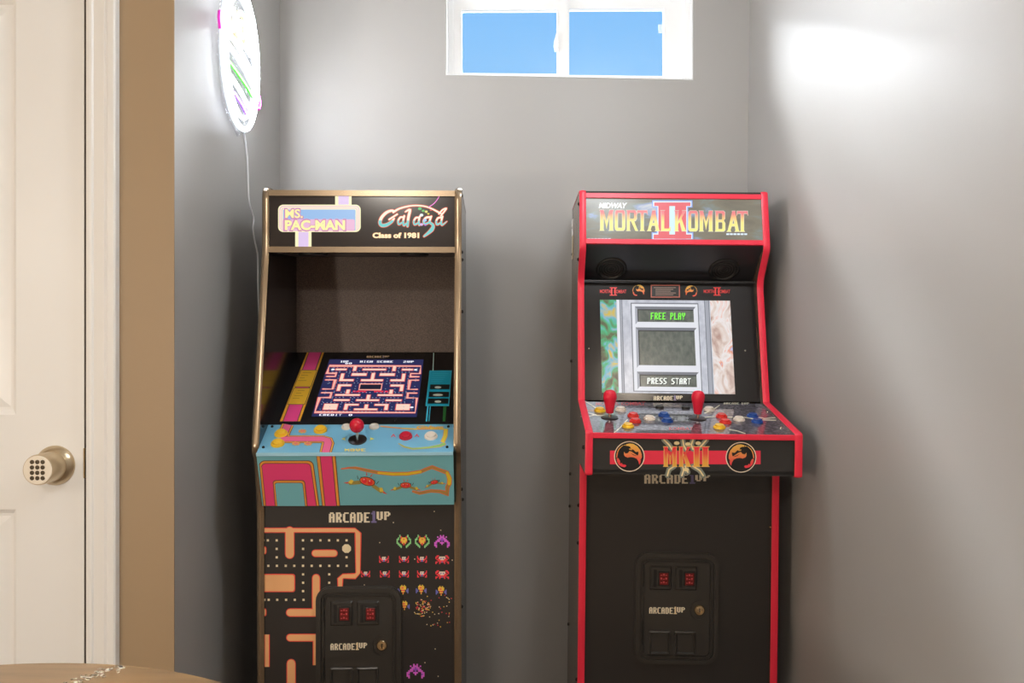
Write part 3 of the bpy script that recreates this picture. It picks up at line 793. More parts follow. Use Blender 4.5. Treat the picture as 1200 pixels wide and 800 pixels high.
# kick panel and coin door
yk = -.108
plate('kick_panel', R, (yk, .87), (yk, .03), -IN, IN, mat('kick_black', (50, 47, 46), .3, bump=.04, bscale=700), .012)
sK = Surf(MR, (yk, .87), (yk, .03))
A = Art(sK); arcade_logo(A, 755, 553.6, 832, 566.4, CREAM, ink(84, 78, 110)); A.done('kick_print', R)
c0 = sK(792.5, 712)
d, sf, P = coin_door(R, MR, c0.x, c0.z, yk); door_logo(d, sf, MR, c0.x, c0.z, P, yk)
bolt(R, Vector((IN - .0005, yk - .004, sK(903, 617).z)), (-1, 0, 0), GOLD, .004)
# bolts and the anti-tip strap on the outer side
for py in (241, 306, 526, 594, 638, 798):
    ly = .02 if py < 320 else (-.24 if py == 526 else -.09); h_ = EYE + (400 - py) / 1000 * (YR + ly) + .002
    bolt(R, Vector((-HW, ly, h_)), (-1, 0, 0), DARKB, .0048)
for py in (268, 299, 424, 556, 594, 732):
    bolt(R, Vector((-HW, .30, EYE + (400 - py) / 1000 * (YR + .30))), (-1, 0, 0), DARKB, .0048)
for py in (300, 430, 560): bolt(R, Vector((HW, .28, EYE + (400 - py) / 1000 * (YR + .28))), (1, 0, 0), DARKB, .0048)
bm = bmesh.new(); zt = EYE + .142 * (YR + .3); box(bm, -HW - .003, -HW, .285, .315, zt - .05, zt, .001); obj('wall_bracket', bm, mat('white_bracket', (226, 224, 222), .4), R)
bm = bmesh.new(); box(bm, -HW - .002, -HW, .285, .315, zt - .12, zt - .05, .0008); obj('strap', bm, mat('beige_strap', (196, 180, 150), .7), R)

# title on the marquee
A = Art(sM)
HALO, HALO2 = glow(150, 176, 250, .9), glow(226, 240, 255, .95)
PINK = glow(236, 110, 118, .9)
tops = [(766.5, 237.3, 809, 241.5), (771.5, 237.3, 784.3, 279.5), (791, 237.5, 804, 280), (766, 274.8, 810, 279.8)]
for x0, y0, x1, y1 in tops: A.rect(x0 - 2.4, max(234.3, y0 - 2.6), x1 + 2.4, min(280.3, y1 + 1.6), HALO, 1)
for x0, y0, x1, y1 in tops: A.rect(x0 - 1.2, max(234.6, y0 - 1.4), x1 + 1.2, min(280.2, y1 + .7), HALO2, 2)
A.rect(784, 241, 791.3, 275, glow(212, 240, 250, .95), 2)
for x0, y0, x1, y1 in tops: A.rect(x0, y0, x1, y1, PINK, 3)
gT = ramp_mat('marquee_title', [(0, (252, 244, 130)), (.45, (252, 236, 130)), (.68, (250, 190, 116)), (.84, (240, 124, 122)), (1, (236, 110, 120))], z(sM, 790, 271), z(sM, 790, 246.5), emit=.92)
OUTM = glow(236, 232, 214, .8)
for ch, x0, x1 in (('M', 702.5, 719), ('O', 720, 733), ('R', 733.8, 747.2), ('T', 746.6, 758.5), ('A', 758, 773), ('L', 774, 786), ('K', 790, 804), ('O', 806, 818.2), ('M', 819, 835.5), ('B', 837.6, 850.4), ('A', 851.5, 866.5), ('T', 863.6, 876)):
    y0 = 246.2 + (x0 - 702) * .008
    slab(A, ch, x0, y0, x1, y0 + 24, OUTM, 4, .45); slab(A, ch, x0, y0, x1, y0 + 24, gT, 5)
A.text('MIDWAY', 701.5, 237.8, 735, 244.2, glow(250, 250, 250, 1.0), 4, .035, .25)
for x in range(7): A.rect(688.5 + x * 4, 279.2, 691.8 + x * 4, 280.0, HALO2, 2)
for x in range(6): A.rect(851 + x * 4.2, 273.4, 854.5 + x * 4.2, 275.4, HALO2, 2)
A.done('marquee_print', R)

# ================================================================== left cabinet (maze game, brown edging)
ML0 = Matrix.Rotation(.036, 4, 'Z') @ Matrix.Rotation(-.001, 4, 'Y')
YL = 2.15
tp = at(424.5, 258, YL); base = tp - ML0.to_3x3() @ Vector((0, 0, tp.z))
ML = Matrix.Translation(base) @ ML0
Lc = empty('arcade_cabinet', ML)
tag(Lc, 'black arcade cabinet with bronze edging, blue control deck, ball-top joystick and slanted maze screen', 'arcade machine')
BRZ = mat('bronze_edging', (152, 134, 112), 0.24, metal=.85)
INNER = mat('inner_gloss_black', (34, 31, 31), .16)
profL = fillet([(.44, 1.569), (0, 1.569), (0, 1.412), (-.1, .918), (-.076, .893), (-.05, .772), (-.05, 0)], [0, .03, .05, .02, .03, .02, 0], 7)
for x0, x1 in ((-HW, -IN), (IN, HW)):
    side_panel(Lc, profL, [(.44, 0)], x0, x1, [INNER])
    molding(Lc, profL, x0, x1, BRZ)
plate('back_board', Lc, (.435, 1.55), (.435, .02), -IN, IN, BLK, .004)
plate('top_board', Lc, (.43, 1.555), (.02, 1.555), -IN, IN, BLK, -.008)
mt, mb = (.004, 1.560), (.004, 1.404)
sM = Surf(ML, mt, mb)
plate('marquee_panel', Lc, mt, mb, -IN, IN, mat('marquee_black', (54, 48, 47), .14), .008)
bar(Lc, sM, -IN, IN, (.004, sM(425, 223.3).z), (.004, sM(425, 230).z), BRZ, 'marquee_rail', .006)
bar(Lc, sM, -IN, IN, (.004, sM(425, 289.3).z), (.004, sM(425, 296).z), BRZ, 'marquee_rail', .006)
A = Art(sM)
CR, LP, BLU, YEL, PKO = glow(252, 244, 196, .95), glow(234, 186, 218, .9), glow(150, 190, 236, .9), glow(250, 242, 168, .95), glow(214, 140, 190, .85)
LIL = glow(224, 200, 240, .92)
A.rect(392.8, 229.6, 412, 241, CR, 1); A.rect(396.6, 229.6, 408.8, 241, LIL, 2)
A.rect(346, 270, 365, 289.6, CR, 1); A.rect(349.8, 270, 361.6, 289.6, LIL, 2)
for k, (d_, m) in enumerate(((0, CR), (1.5, LP), (2.6, CR), (3.8, LP), (4.8, CR), (6.0, BLU))):
    A.rr(326 + d_, 239.8 + d_ * .95, 422.8 - d_, 271.8 - min(d_, 1.6), max(1.0, 6 - d_ * .8), m, 3 + k)
A.rr(331.5, 257, 416, 270.6, 2, LP, 9)
A.text('MS.', 333.2, 243.6, 356.2, 257, PKO, 10, .08); A.text('PAC-MAN', 332.4, 256.2, 406, 271.4, PKO, 10, .08)
A.text('MS.', 334.5, 245, 355, 255.6, YEL, 11, .025); A.text('PAC-MAN', 334, 257.8, 404.6, 269.8, YEL, 11, .045)
# second title: brush strokes, cream over teal, orange rim
zc = z(sM, 480, 258.3)
gG = ramp_mat('brush_title', [(0, (96, 204, 204)), (.5, (255, 244, 222))], zc - .01, zc + .01, emit=.95, const=True)
ORG = glow(238, 96, 62, .9)
strokes = [([(462.5, 247.3), (459, 246.8), (453, 249), (447.5, 254.5), (445.3, 260.5), (447.5, 264), (453, 263.5), (459, 259.8), (462, 256)], [1.6, 2.6, 3.2, 3.4, 3.6, 3.8, 3.8, 3, 1.6]),
           ([(456, 257.2), (461, 254), (465.5, 251)], 1.8), ([(461, 248.5), (468, 244.5), (478, 241.8), (488, 240.8), (498, 241.8), (506, 244.5), (513, 248.2), (517.5, 250.5)], [2.4, 2.0, 1.7, 1.5, 1.5, 1.6, 2.0, 1.2]),
           ([(514.5, 250.5), (518.5, 246), (523, 244.2), (520.5, 248), (516.5, 253)], 1.7),
           ([(472.5, 254.5), (469, 254.8), (466.6, 259), (467.5, 262.8), (471, 261)], 2.0), ([(473.8, 253), (472.6, 259), (473.2, 264), (476, 262)], 2.1),
           ([(475, 248.2), (480.3, 246), (478.6, 255), (477.6, 265)], [1.2, 3.0, 3.0, 2.4]),
           ([(491, 255), (487.4, 255.2), (485, 259.4), (486, 263), (489.6, 261.5)], 2.0), ([(492, 253.6), (490.8, 259), (491.4, 263.6)], 2.1),
           ([(504.5, 254.4), (499.5, 255), (496.5, 259), (498.2, 262.4), (503, 260.6)], 2.3), ([(505.5, 253.4), (503.6, 260), (507.5, 264), (505.6, 269.5), (497, 276.8)], [1.8, 2.4, 3.2, 4.4, 2.0]),
           ([(517.5, 255), (513.4, 255.4), (511.2, 259.4), (512.2, 263), (516.2, 261.2)], 2.0), ([(518.6, 253.6), (517.2, 259.4), (518, 263.6), (523.6, 259.5)], [2.0, 2.1, 2.0, .9])]
for pts, wd in strokes:
    p = smooth_path([(q[0], q[1], 0) for q in pts], 5); n_ = len(pts)
    W = [ (wd if not isinstance(wd, list) else wd[min(n_ - 1, i // 5)] + (wd[min(n_ - 1, i // 5 + 1)] - wd[min(n_ - 1, i // 5)]) * (i % 5) / 5) for i in range(len(p))]
    A.stroke(p, [q + 1.3 for q in W], ORG, 1); A.stroke(p, W, gG, 3)
A.stroke(smooth_path([(502.5, 242.5, 0), (508, 239, 0), (512, 234.5, 0), (514.5, 230.6, 0)], 5), 1.0, glow(236, 120, 210, 1), 4)
for x, y, c, r in ((492, 244.5, (70, 190, 110), 2.2), (496, 247, (90, 190, 90), 1.7), (499.5, 248, (230, 220, 120), 1.8), (502, 250.5, (220, 200, 60), 1.4), (505, 246, (226, 90, 90), 1.3), (494, 252, (230, 245, 240), 2.2), (498, 258, (170, 200, 250), 2.2), (494, 263, (220, 180, 240), 2.0), (498.5, 263.5, (190, 120, 220), 1.4)):
    A.ell(x, y, r, r * .8, glow(*c, .9), 4, 9)
A.text('Class of 1981', 436.3, 272.2, 491.6, 279.4, glow(236, 150, 90, .9), 2, .075); A.text('Class of 1981', 436.8, 272.6, 491.1, 279.0, glow(252, 236, 190, 1), 3, .04)
A.done('marquee_print', Lc)
# speaker board and back
plate('speaker_board', Lc, (.006, 1.4045), (.315, 1.424), -IN, IN, mat('black_speaker_board', (46, 46, 49), .3), -.006)
sS = Surf(ML, (.006, 1.4045), (.315, 1.424)); dn = Vector((0, .06, -1)).normalized()
for x in (-.135, .125):
    c = Vector((x, .06, 1.4075)); bm = bmesh.new()
    lathe(bm, c, dn, [(.038, 0), (.038, .004), (.035, .0065), (.030, .005), (0, .005)], 32); s_ = obj('speaker', bm, PLAST2, Lc, True)
GRAIN = noise_mat('grained_black_board', [(.35, (80, 68, 62)), (.65, (126, 108, 98))], (420, 420, 420), 2, rough=.5)
plate('rear_panel', Lc, (.309, 1.424), (.309, 1.148), -IN, IN, GRAIN, .006)
# slanted monitor
bt_, bb_ = (.308, 1.149), (-.006, .973)
plate('monitor_bezel', Lc, bt_, bb_, -IN, IN, mat('bezel_black', (36, 34, 35), .16), .006)
sB = Surf(ML, bt_, bb_)
C2 = lambda x, y: (290 + x / 4.615, 380 + y / 4.615)
A = Art(sB)
yl, pk, dkk = ink(240, 176, 56), ink(226, 74, 140), ink(58, 34, 36)
def band(l0, l1, r0, r1, y0, y1, m, layer):
    A.poly([C2(l0, y0), C2(r0, y0), C2(r1, y1), C2(l1, y1)], m, layer)
band(322, 175, 414, 285, 152, 525, yl, 1); band(331, 190, 404, 272, 152, 525, dkk, 2); band(335, 194, 399, 268, 152, 525, pk, 3)
def lerp(a, b, t): return a + (b - a) * t
for y0, y1 in ((248, 340), (345, 435)):
    t0, t1 = (y0 - 152) / 373, (y1 - 152) / 373
    band(lerp(325, 180, t0), lerp(325, 180, t1), lerp(410, 281, t0), lerp(410, 281, t1), y0, y1, dkk, 4)
    band(lerp(328, 183, t0), lerp(328, 183, t1), lerp(407, 278, t0), lerp(407, 278, t1), y0 + 2, y1 - 2, ink(226, 178, 56), 5)
for k in range(8):
    x, y = (300 - k * 9 + (0 if k < 4 else 8), 262 + k * 14 + (0 if k < 4 else 40)); x1, y1 = C2(x, y)
    A.rect(x1, y1, x1 + (10 - k % 3 * 2), y1 + .7, ink(150, 110, 36), 6)
A.done('pink_band', Lc); A = Art(sB)
arcade_logo(A, *C2(645, 169), *C2(768, 181), ink(214, 186, 150), ink(150, 130, 130))
A.done('lettering', Lc); A = Art(sB)
tl = ink(24, 142, 172); tl2 = ink(60, 176, 206)
A.poly([C2(985, 250), C2(1105, 250), C2(1090, 442), C2(963, 442)], tl2, 1); A.poly([C2(989, 254), C2(1100, 254), C2(1086, 438), C2(969, 438)], tl, 2)
for k, (y0, y1) in enumerate(((326, 352), (366, 394), (402, 430))):
    A.poly([C2(989 - k * 6, y0), C2(1094 - k * 3, y0), C2(1092 - k * 3, y1), C2(986 - k * 6, y1)], SIL_B, 3)
    A.ell(*C2(1030, (y0 + y1) / 2 + 3), 4 + (k == 1) * 2, 1.4, ink(190, 196, 190), 4, 10)
for k in range(5): A.rect(*C2(1000 - k * 2, 265 + k * 11), *C2(1086 - k * 8, 268 + k * 11), tl2, 3)
A.poly([C2(1005, 155), C2(1009, 155), C2(1006, 250), C2(1001, 250)], ink(170, 200, 196), 1)
A.poly([C2(972, 442), C2(980, 442), C2(972, 525), C2(964, 525)], tl2, 1); A.poly([C2(987, 442), C2(991, 442), C2(983, 525), C2(979, 525)], tl2, 1)
A.poly([C2(1060, 444), C2(1076, 444), C2(1070, 525), C2(1056, 525)], ink(36, 92, 46), 1)
A.done('instruction_card', Lc)
q = quadmap((386.2, 421), (496.4, 421.3), (488.3, 488.6), (365, 488))
A = Art(sB, q)
PE, RO, NV = glow(250, 214, 196, .95), glow(226, 92, 92, .9), glow(44, 48, 96, .8)
A.rect(0, 0, 1, 1, NV, 0)
WH = glow(240, 240, 250, 1)
for tx, u0, v0, u1, v1 in (('1UP', .12, .025, .21, .058), ('00', .18, .058, .25, .088), ('HIGH SCORE', .33, .025, .68, .058), ('2UP', .79, .025, .90, .058), ('CREDIT', .07, .955, .285, .99), ('0', .35, .955, .385, .99)): A.pix(tx, u0, v0, u1, v1, WH, 3)
def bar2(u0, v0, u1, v1, g=.008):
    A.rect(u0 - g, v0 - g, u1 + g, v1 + g, RO, 1); A.rect(u0, v0, u1, v1, PE, 2)
def line2(pts, wd=.020):
    A.stroke(pts, wd + .014, RO, 1); A.stroke(pts, wd, PE, 2); A.stroke(pts, wd * .25, RO, 3)
line2([(.03, .30), (.115, .30), (.115, .245), (.02, .245), (.02, .115), (.98, .115), (.98, .245), (.885, .245), (.885, .30), (.97, .30)], .014)
line2([(.03, .36), (.125, .36), (.125, .52), (.03, .52)], .014); line2([(.97, .36), (.885, .36), (.885, .52), (.97, .52)], .014)
line2([(.03, .585), (.125, .585), (.125, .67), (.02, .67), (.02, .925), (.98, .925), (.98, .67), (.885, .67), (.885, .585), (.97, .585)], .014)
for u0, v0, u1, v1 in ((.10, .165, .21, .19), (.28, .115, .31, .20), (.38, .165, .62, .19), (.69, .115, .72, .20), (.79, .165, .90, .19),
    (.17, .25, .20, .38), (.20, .35, .31, .38), (.28, .245, .43, .285), (.57, .245, .72, .285), (.485, .24, .515, .38), (.39, .35, .61, .38), (.80, .25, .83, .38), (.69, .35, .80, .38),
    (.17, .44, .30, .47), (.17, .47, .20, .55), (.70, .44, .83, .47), (.80, .47, .83, .55), (.27, .53, .30, .60), (.17, .61, .41, .635), (.70, .53, .73, .60), (.59, .61, .83, .635),
    (.17, .70, .32, .725), (.39, .70, .61, .725), (.485, .62, .515, .70), (.68, .70, .83, .725), (.09, .78, .22, .88), (.79, .78, .92, .88), (.29, .78, .42, .805), (.29, .805, .32, .88),
    (.58, .78, .71, .805), (.68, .805, .71, .88), (.39, .86, .61, .885), (.485, .79, .515, .86)): bar2(u0, v0, u1, v1)
line2([(.39, .43), (.61, .43), (.61, .53), (.39, .53), (.39, .43)], .010); A.rect(.395, .44, .605, .52, glow(34, 36, 60, .6), 1)
A.pix('GAME', .335, .548, .475, .578, glow(240, 50, 70, 1), 4); A.pix('OVER', .545, .548, .685, .578, glow(240, 50, 70, 1), 4)
for k in range(26):
    for v in (.14, .22, .41, .575, .665, .755, .905):
        if (k * 7 + int(v * 100)) % 5 and .06 < k / 26 + .03 < .95: A.rect(.035 + k * .036, v, .043 + k * .036, v + .010, glow(200, 200, 220, .9), 3)
for k in range(17):
    for u in (.058, .145, .245, .345, .65, .745, .86, .94):
        if (k + int(u * 100)) % 4: A.rect(u, .15 + k * .045, u + .008, .16 + k * .045, glow(150, 170, 200, .9), 3)
for u, v in ((.07, .175), (.93, .175), (.94, .83)): A.rect(u - .012, v - .008, u + .012, v + .020, WH, 4); A.rect(u - .02, v, u + .02, v + .012, WH, 4)
A.done('screen', Lc)
for px, py in ((385, 492.8), (464, 493), (409, 413.8), (475, 413.8)): bolt(Lc, sB(px, py), sB.n, DARKB, .003)
# control deck
dt, db = (-.008, .9715), (-.120, .9135)
ACR = mat('light_blue_deck', (112, 172, 204), .35, k=1.25, coat=.8)
plate('control_deck', Lc, dt, db, -IN, IN, ACR, .01)
sD = Surf(ML, dt, db)
bm = bmesh.new(); box(bm, -IN, IN, -.1235, -.1195, .9075, .9165, .0012); obj('deck_edging', bm, mat('clear_edge', (150, 196, 214), .15, k=1.1), Lc)
A = Art(sD)
B = lambda x, y: (300 + x / 7.275, 490 + y / 7.275)
pk2, yl2 = gl(238, 106, 156), gl(250, 180, 70); br2 = gl(92, 48, 44)
for wd, m, ly in ((14.5, br2, 1), (13.2, yl2, 2), (9.8, br2, 3), (8.6, pk2, 4)):
    A.stroke([(337.5, 497.6), (334, 505), (331.6, 511)], wd, m, ly, .62, False)
    A.stroke([(329, 514.6), (360, 514.6), (378, 514.6), (383.5, 516.2), (384.5, 519), (381.5, 530.4)], wd, m, ly, .62, False)
for x, y in ((354.5, 505.5), (347, 520), (361, 520)):
    for k in range(7):
        a = k * 2 * PI / 7; A.ell(x + 3.6 * math.cos(a), y + 1.8 * math.sin(a), 1.5, .8, gl(206, 150, 80), 5, 8)
    A.ell(x, y, 2.6, 1.3, gl(214, 120, 110), 6, 10)
A.done('pink_band', Lc); A = Art(sD)
A.pix('MOVE', 404, 526, 428.5, 529.2, gl(238, 220, 120), 5)
A.poly([(400, 514.6), (405, 512.8), (404, 514.6), (405.5, 516.4)], gl(234, 226, 110), 5); A.poly([(439, 514.6), (433.5, 512.8), (434.5, 514.6), (433, 516.4)], gl(234, 226, 110), 5)
for x in (461, 488.5): A.poly([(x - 3, 512.4), (x, 508.4), (x + 3, 512.4), (x + 1.6, 512.4), (x, 510.4), (x - 1.6, 512.4)], gl(214, 80, 96), 5)
A.done('lettering', Lc); A = Art(sD)
E = lambda x, y: (400 + x / 6.665, 480 + y / 6.665)
oc, gc, yc = gl(206, 140, 84), gl(150, 160, 80), gl(236, 210, 70)
P1 = [E(310, 130), E(470, 146), E(590, 152), E(700, 150), E(800, 152)]
A.stroke(P1, 2.4, oc, 1, .6); A.stroke(P1[1:3], 1.6, yc, 2, .6); A.stroke(P1[3:], 1.6, yc, 2, .6)
P2 = [E(818, 150), E(812, 205), E(790, 255)]
A.stroke(P2, 5.2, oc, 1, .8, False); A.stroke(P2, 3.9, yc, 2, .8, False)
P3 = [E(800, 268), E(770, 282), E(680, 296), E(560, 306), E(490, 290), E(450, 266)]
A.stroke(P3, [5, 4.5, 3, 2.8, 2.4, 1.6], oc, 1, .7); A.stroke(P3, [3.6, 3.2, 2, 1.8, 1.2, .8], gl(120, 176, 96), 2, .7)
A.done('ribbon_print', Lc); A = Art(sD)
A.text('Galaga', 488, 498.8, 520, 503.4, oc, 3, .05, .35); A.text('Galaga', 488.6, 499.1, 519.4, 503.0, yc, 4, .0, .35)
A.done('title_lettering', Lc)
for px, py in ((319, 500), (308.7, 524.3), (525.5, 500), (524, 524)): bolt(Lc, sD(px, py), sD.n, DARKB, .0035)
for px, py, m in ((329.5, 508.5, bY), (325.5, 520, bY), (375.5, 504, bY), (475.5, 511.5, mat('button_crimson', (206, 36, 62), .3)), (505, 511.5, bW)): button(Lc, sD, px, py, m, m, .0165, .008)
for px, py in ((406, 500.6), (438.5, 500.2)): button(Lc, sD, px, py, bW, mat('button_pale', (226, 222, 214), .3), .0125, .0035)
c = sD(419, 515.5); up = (sD.n + Vector((0, 0, .6))).normalized()
bm = bmesh.new(); ctr = .0385; rr_ = .0178
lathe(bm, c, up, [(0, ctr - rr_)] + [(rr_ * math.sin(PI * k / 14), ctr - rr_ * math.cos(PI * k / 14)) for k in range(1, 14)] + [(0, ctr + rr_)], 30)
j = obj('joystick', bm, mat('ball_red', (214, 30, 56), .15), Lc, True)
bm = bmesh.new(); lathe(bm, c, up, [(.0038, -.004), (.0038, .024)], 14); obj('shaft', bm, CHROME, j, True)
bm = bmesh.new(); lathe(bm, c, sD.n, [(.0225, .0006), (.0225, .0018), (.021, .0026), (0, .0026)], 32); obj('dust_washer', bm, bK, j, True)
# box under the deck
ft, fb = (-.1185, .9085), (-.065, .7795)
plate('deck_front', Lc, ft, fb, -IN, IN, mat('teal_front', (98, 154, 164), .4, k=1.7), .01)
plate('deck_bottom', Lc, (-.060, .7815), (-.04, .7815), -IN, IN, BLK, .006)
sF = Surf(ML, ft, fb)
A = Art(sF)
def arch(l0, l1, r0, r1, y0, r, m, layer):
    pts = [(l1, 592.2), (lerp(l0, l1, .15), y0 + r)] + [(l0 + r - r * math.cos(a), y0 + r - r * math.sin(a)) for a in [k * PI / 2 / 6 for k in range(1, 7)]] + [(r0 - r + r * math.sin(a), y0 + r - r * math.cos(a)) for a in [k * PI / 2 / 6 for k in range(7)]] + [(r1, 592.2)]
    A.poly(pts, m, layer)
pkf, ylf, brf, tlf = ink(226, 66, 122), ink(238, 160, 66), ink(84, 46, 40), MATS['teal_front']
arch(303.2, 308.5, 368, 374.5, 539.2, 7, brf, 1); arch(304, 309.3, 367.2, 373.6, 540, 6.5, ylf, 2); arch(306, 311.4, 364.8, 371.3, 542.2, 5.5, brf, 3); arch(306.6, 312, 364.2, 370.6, 542.8, 5.2, pkf, 4)
arch(319.6, 322.3, 357.8, 360.6, 562, 4, brf, 5); arch(320.4, 323.1, 357, 359.8, 562.8, 3.6, ylf, 6); arch(321.9, 324.8, 355.4, 358, 564.8, 3, brf, 7); arch(322.4, 325.3, 354.9, 357.5, 565.4, 3, tlf, 8)
def vb(a0, a1, b0, b1, m, layer): A.poly([(a0, 533), (b0, 533), (b1, 592.2), (a1, 592.2)], m, layer)
vb(370.6, 377.4, 393.4, 398.6, brf, 1); vb(371.3, 378.2, 392.6, 397.8, ylf, 2); vb(374.6, 380.8, 389.6, 395, brf, 3); vb(375.4, 381.6, 388.8, 394.2, pkf, 4)
rib = [E(0, 460), E(60, 452), E(110, 452), E(200, 472), E(290, 490), E(400, 500), E(520, 498), E(620, 482), E(665, 462), E(710, 446), E(770, 470), E(826, 490), E(845, 535), E(843, 575), E(828, 605), E(826, 652), E(770, 636), E(700, 632), E(610, 650), E(560, 636)]
oo, ol, yy_ = ink(206, 106, 72), ink(146, 112, 58), ink(224, 190, 48)
A.stroke(rib, [1.5, 2.2, 3, 3.6, 4, 4.4, 4.4, 4.2, 4, 4, 4, 4.6, 5.6, 5.6, 5, 4.6, 4, 3.8, 3.6, 2.6], oo, 1)
A.stroke(rib[1:], [.8, 1.4, 2, 2.4, 2.8, 2.8, 2.6, 2.4, 2.4, 2.4, 3, 4, 4, 3.4, 3, 2.4, 2.2, 2, 1], ol, 2)
A.stroke(rib[4:8], [2.4, 2.9, 2.9, 2.4], yy_, 3); A.stroke(rib[11:14], [3, 4.2, 4], yy_, 3)
def beetle(cx, cy, s, a):
    c_, s_ = math.cos(a), math.sin(a); X = lambda x, y: (cx + (x * c_ - y * s_) * s, cy + (x * s_ + y * c_) * s)
    for f in (-1, 1):
        A.poly([X(f * 3, -1), X(f * 14, 3), X(f * 26, 8), X(f * 22, 11), X(f * 8, 6)], ink(128, 116, 62), 4)
        A.poly([X(f * 18, 4), X(f * 22, 3), X(f * 25, 8), X(f * 20, 9)], ink(214, 190, 70), 5)
        A.poly([X(f * 24, 7), X(f * 31, 10), X(f * 25, 10)], ink(196, 76, 60), 5)
        A.poly([X(f * 2, -8), X(f * 5, -13), X(f * 3.4, -7)], ink(170, 60, 60), 4)
        for q in (8, 13): A.stroke([X(f * q, 0), X(f * (q + 2), -4)], .6, SIL_B, 5)
    A.ell(*X(0, 0), 11 * s, 6 * s, SIL_B, 5, 18, a); A.ell(*X(0, 0), 10.2 * s, 5.2 * s, ink(220, 96, 56), 6, 18, a)
    for f in (-1, 1): A.ell(*X(f * 4, 0), 3.4 * s, 3.8 * s, ink(196, 40, 52), 7, 14, a); A.ell(*X(f * 4 - 1, -1.6), .9 * s, .9 * s, ink(236, 214, 200), 8, 8)
beetle(430.5, 563.5, .86, .26); beetle(475.5, 568, .60, 0); beetle(509, 564.5, .42, -.2)
A.done('front_print', Lc)
# kick panel: maze fragment and small pixel bugs
ykl = -.046
plate('kick_panel', Lc, (ykl, .78), (ykl, .03), -IN, IN, mat('kick_black', (50, 47, 46), .3), .012)
sK = Surf(ML, (ykl, .78), (ykl, .03))
A = Art(sK)
arcade_logo(A, 385.5, 598.5, 457.5, 612, CREAM, ink(96, 88, 128))
OR, RE, DOT = ink(246, 184, 128), ink(214, 66, 56), ink(240, 222, 184)
def mz(pts, wd, cap=False): A.stroke(pts, wd + 2, RE, 1, 1, cap); A.stroke(pts, wd, OR, 2, 1, cap)
mz([(308.4, 621), (416, 621), (419.6, 624.5), (419.6, 671), (416, 674.8), (402, 674.8), (398.7, 678), (398.7, 690)], 4.2)
mz([(339.6, 622), (339.6, 649)], 9.4, True); A.rect(334.9, 619.5, 344.3, 625, OR, 3)
mz([(369.5, 648), (391.5, 648)], 7, True)
A.rr(306, 672, 346, 693.5, 3, RE, 1); A.rr(306, 673.2, 344.8, 692.4, 2.6, OR, 2); A.rect(302, 671, 309.2, 695, MATS['kick_black'], 3)
mz([(370.5, 677), (370.5, 713)], 8, True); mz([(340, 717.4), (372, 717.4)], 8, True); A.rect(366.6, 708, 374.4, 721, OR, 3)
mz([(340, 746.8), (371, 746.8)], 7.4, True); mz([(369.4, 748), (369.4, 779)], 4, False)
mz([(341.3, 777), (341.3, 800), (341.3, 830)], 9, True); mz([(313, 743), (313, 781)], 4.4, False)
for y in (644.5, 717): mz([(309.5, y - 2), (309.5, y + 2)], 4, True)
for y, xs_ in ((632.8, (309, 314, 324.4, 355.2, 365.4, 375.6, 385.8, 396, 406.2)), (662.6, (314.6, 324.6, 335, 345, 355.2, 365.4, 375.6, 386, 396.2, 406.3)), (702.4, (310, 315, 325, 335.4, 345.6, 355.8))):
    for x in xs_: A.rect(x - 1.3, y - 1.3, x + 1.3, y + 1.3, DOT, 4)
for x, ys_ in ((324.4, (642.8, 652.7)), (355.3, (642.8, 652.7, 672.6, 682.4, 692.2)), (385.9, (672.6, 682.4)), (406.2, (652.6,))):
    for y in ys_: A.rect(x - 1.3, y - 1.3, x + 1.3, y + 1.3, DOT, 4)
A.ell(406.2, 642.4, 5.6, 5.4, DOT, 4, 8, .39)
SP = {
'wing': ['..g.....g..', '..gr...rg..', '.g.ryyyr.g.', 'gg.yyryy.gg', 'g..yyyyy..g', 'g..ryyyr..g', 'gg..yry..gg', '.gg..r..gg.', '..gg...gg..', '...g...g...'],
'claw': ['....p.p....', '..p.ppp.p..', '...ppvpp...', '..ppvvvpp..', '.ppp.v.ppp.', 'pp..ppp..pp', 'pv...p...vp', 'pp.......pp', '.p.......p.'],
'crab': ['r........r', 'r..wwww..r', 'rr.wbwb.rr', '.rrwwwwrr.', 'r.rrbbrr.r', 'r..rbbr..r', 'rr......rr'],
'wide': ['.rr.....rr.', 'rr.wwwww.rr', 'r.rwbwbwr.r', '.rrrwwwrrr.', '..rrrrrrr..', 'rr.rrbrr.rr', 'r..r...r..r'],
'wasp': ['...y.y...', '..yyyyy..', '..yrryy..', 'b.yyyyy.b', 'bb.rrr.bb', 'bb.yyy.bb', 'b...r...b', '....y....']}
PC = {'g': ink(112, 166, 112), 'r': ink(206, 56, 66), 'y': ink(230, 190, 74), 'p': ink(170, 80, 168), 'v': ink(120, 60, 150), 'w': ink(236, 220, 196), 'b': ink(86, 88, 150)}
def sprite(kind, cx, cy, s):
    rows = SP[kind]
    for r, row in enumerate(rows):
        for k, ch in enumerate(row):
            if ch != '.': A.rect(cx + (k - len(row) / 2) * s, cy + (r - len(rows) / 2) * s, cx + (k + 1 - len(row) / 2) * s, cy + (r + 1 - len(rows) / 2) * s, PC[ch], 2)
for kind, x, y, s in (('wing', 473.3, 634, 1.55), ('wing', 494.8, 634, 1.55), ('claw', 518, 634, 1.65)): sprite(kind, x, y, s)
for x, y in ((450, 655), (473.4, 655), (494.6, 655), (428.5, 672.2), (451, 672.2), (473.4, 672.2), (494.6, 672.2)): sprite('crab', x, y, 1.15 if x > 430 else 1.05)
for x, y in ((518.2, 655.4), (518.2, 673)): sprite('wide', x, y, 1.45)
for x, y in ((472.4, 690.6), (493.6, 690.4), (517, 692)): sprite('wasp', x, y, 1.4)
sprite('wasp', 474, 709, 1.35); sprite('claw', 487, 786, 1.9)
rn = random.Random(4)
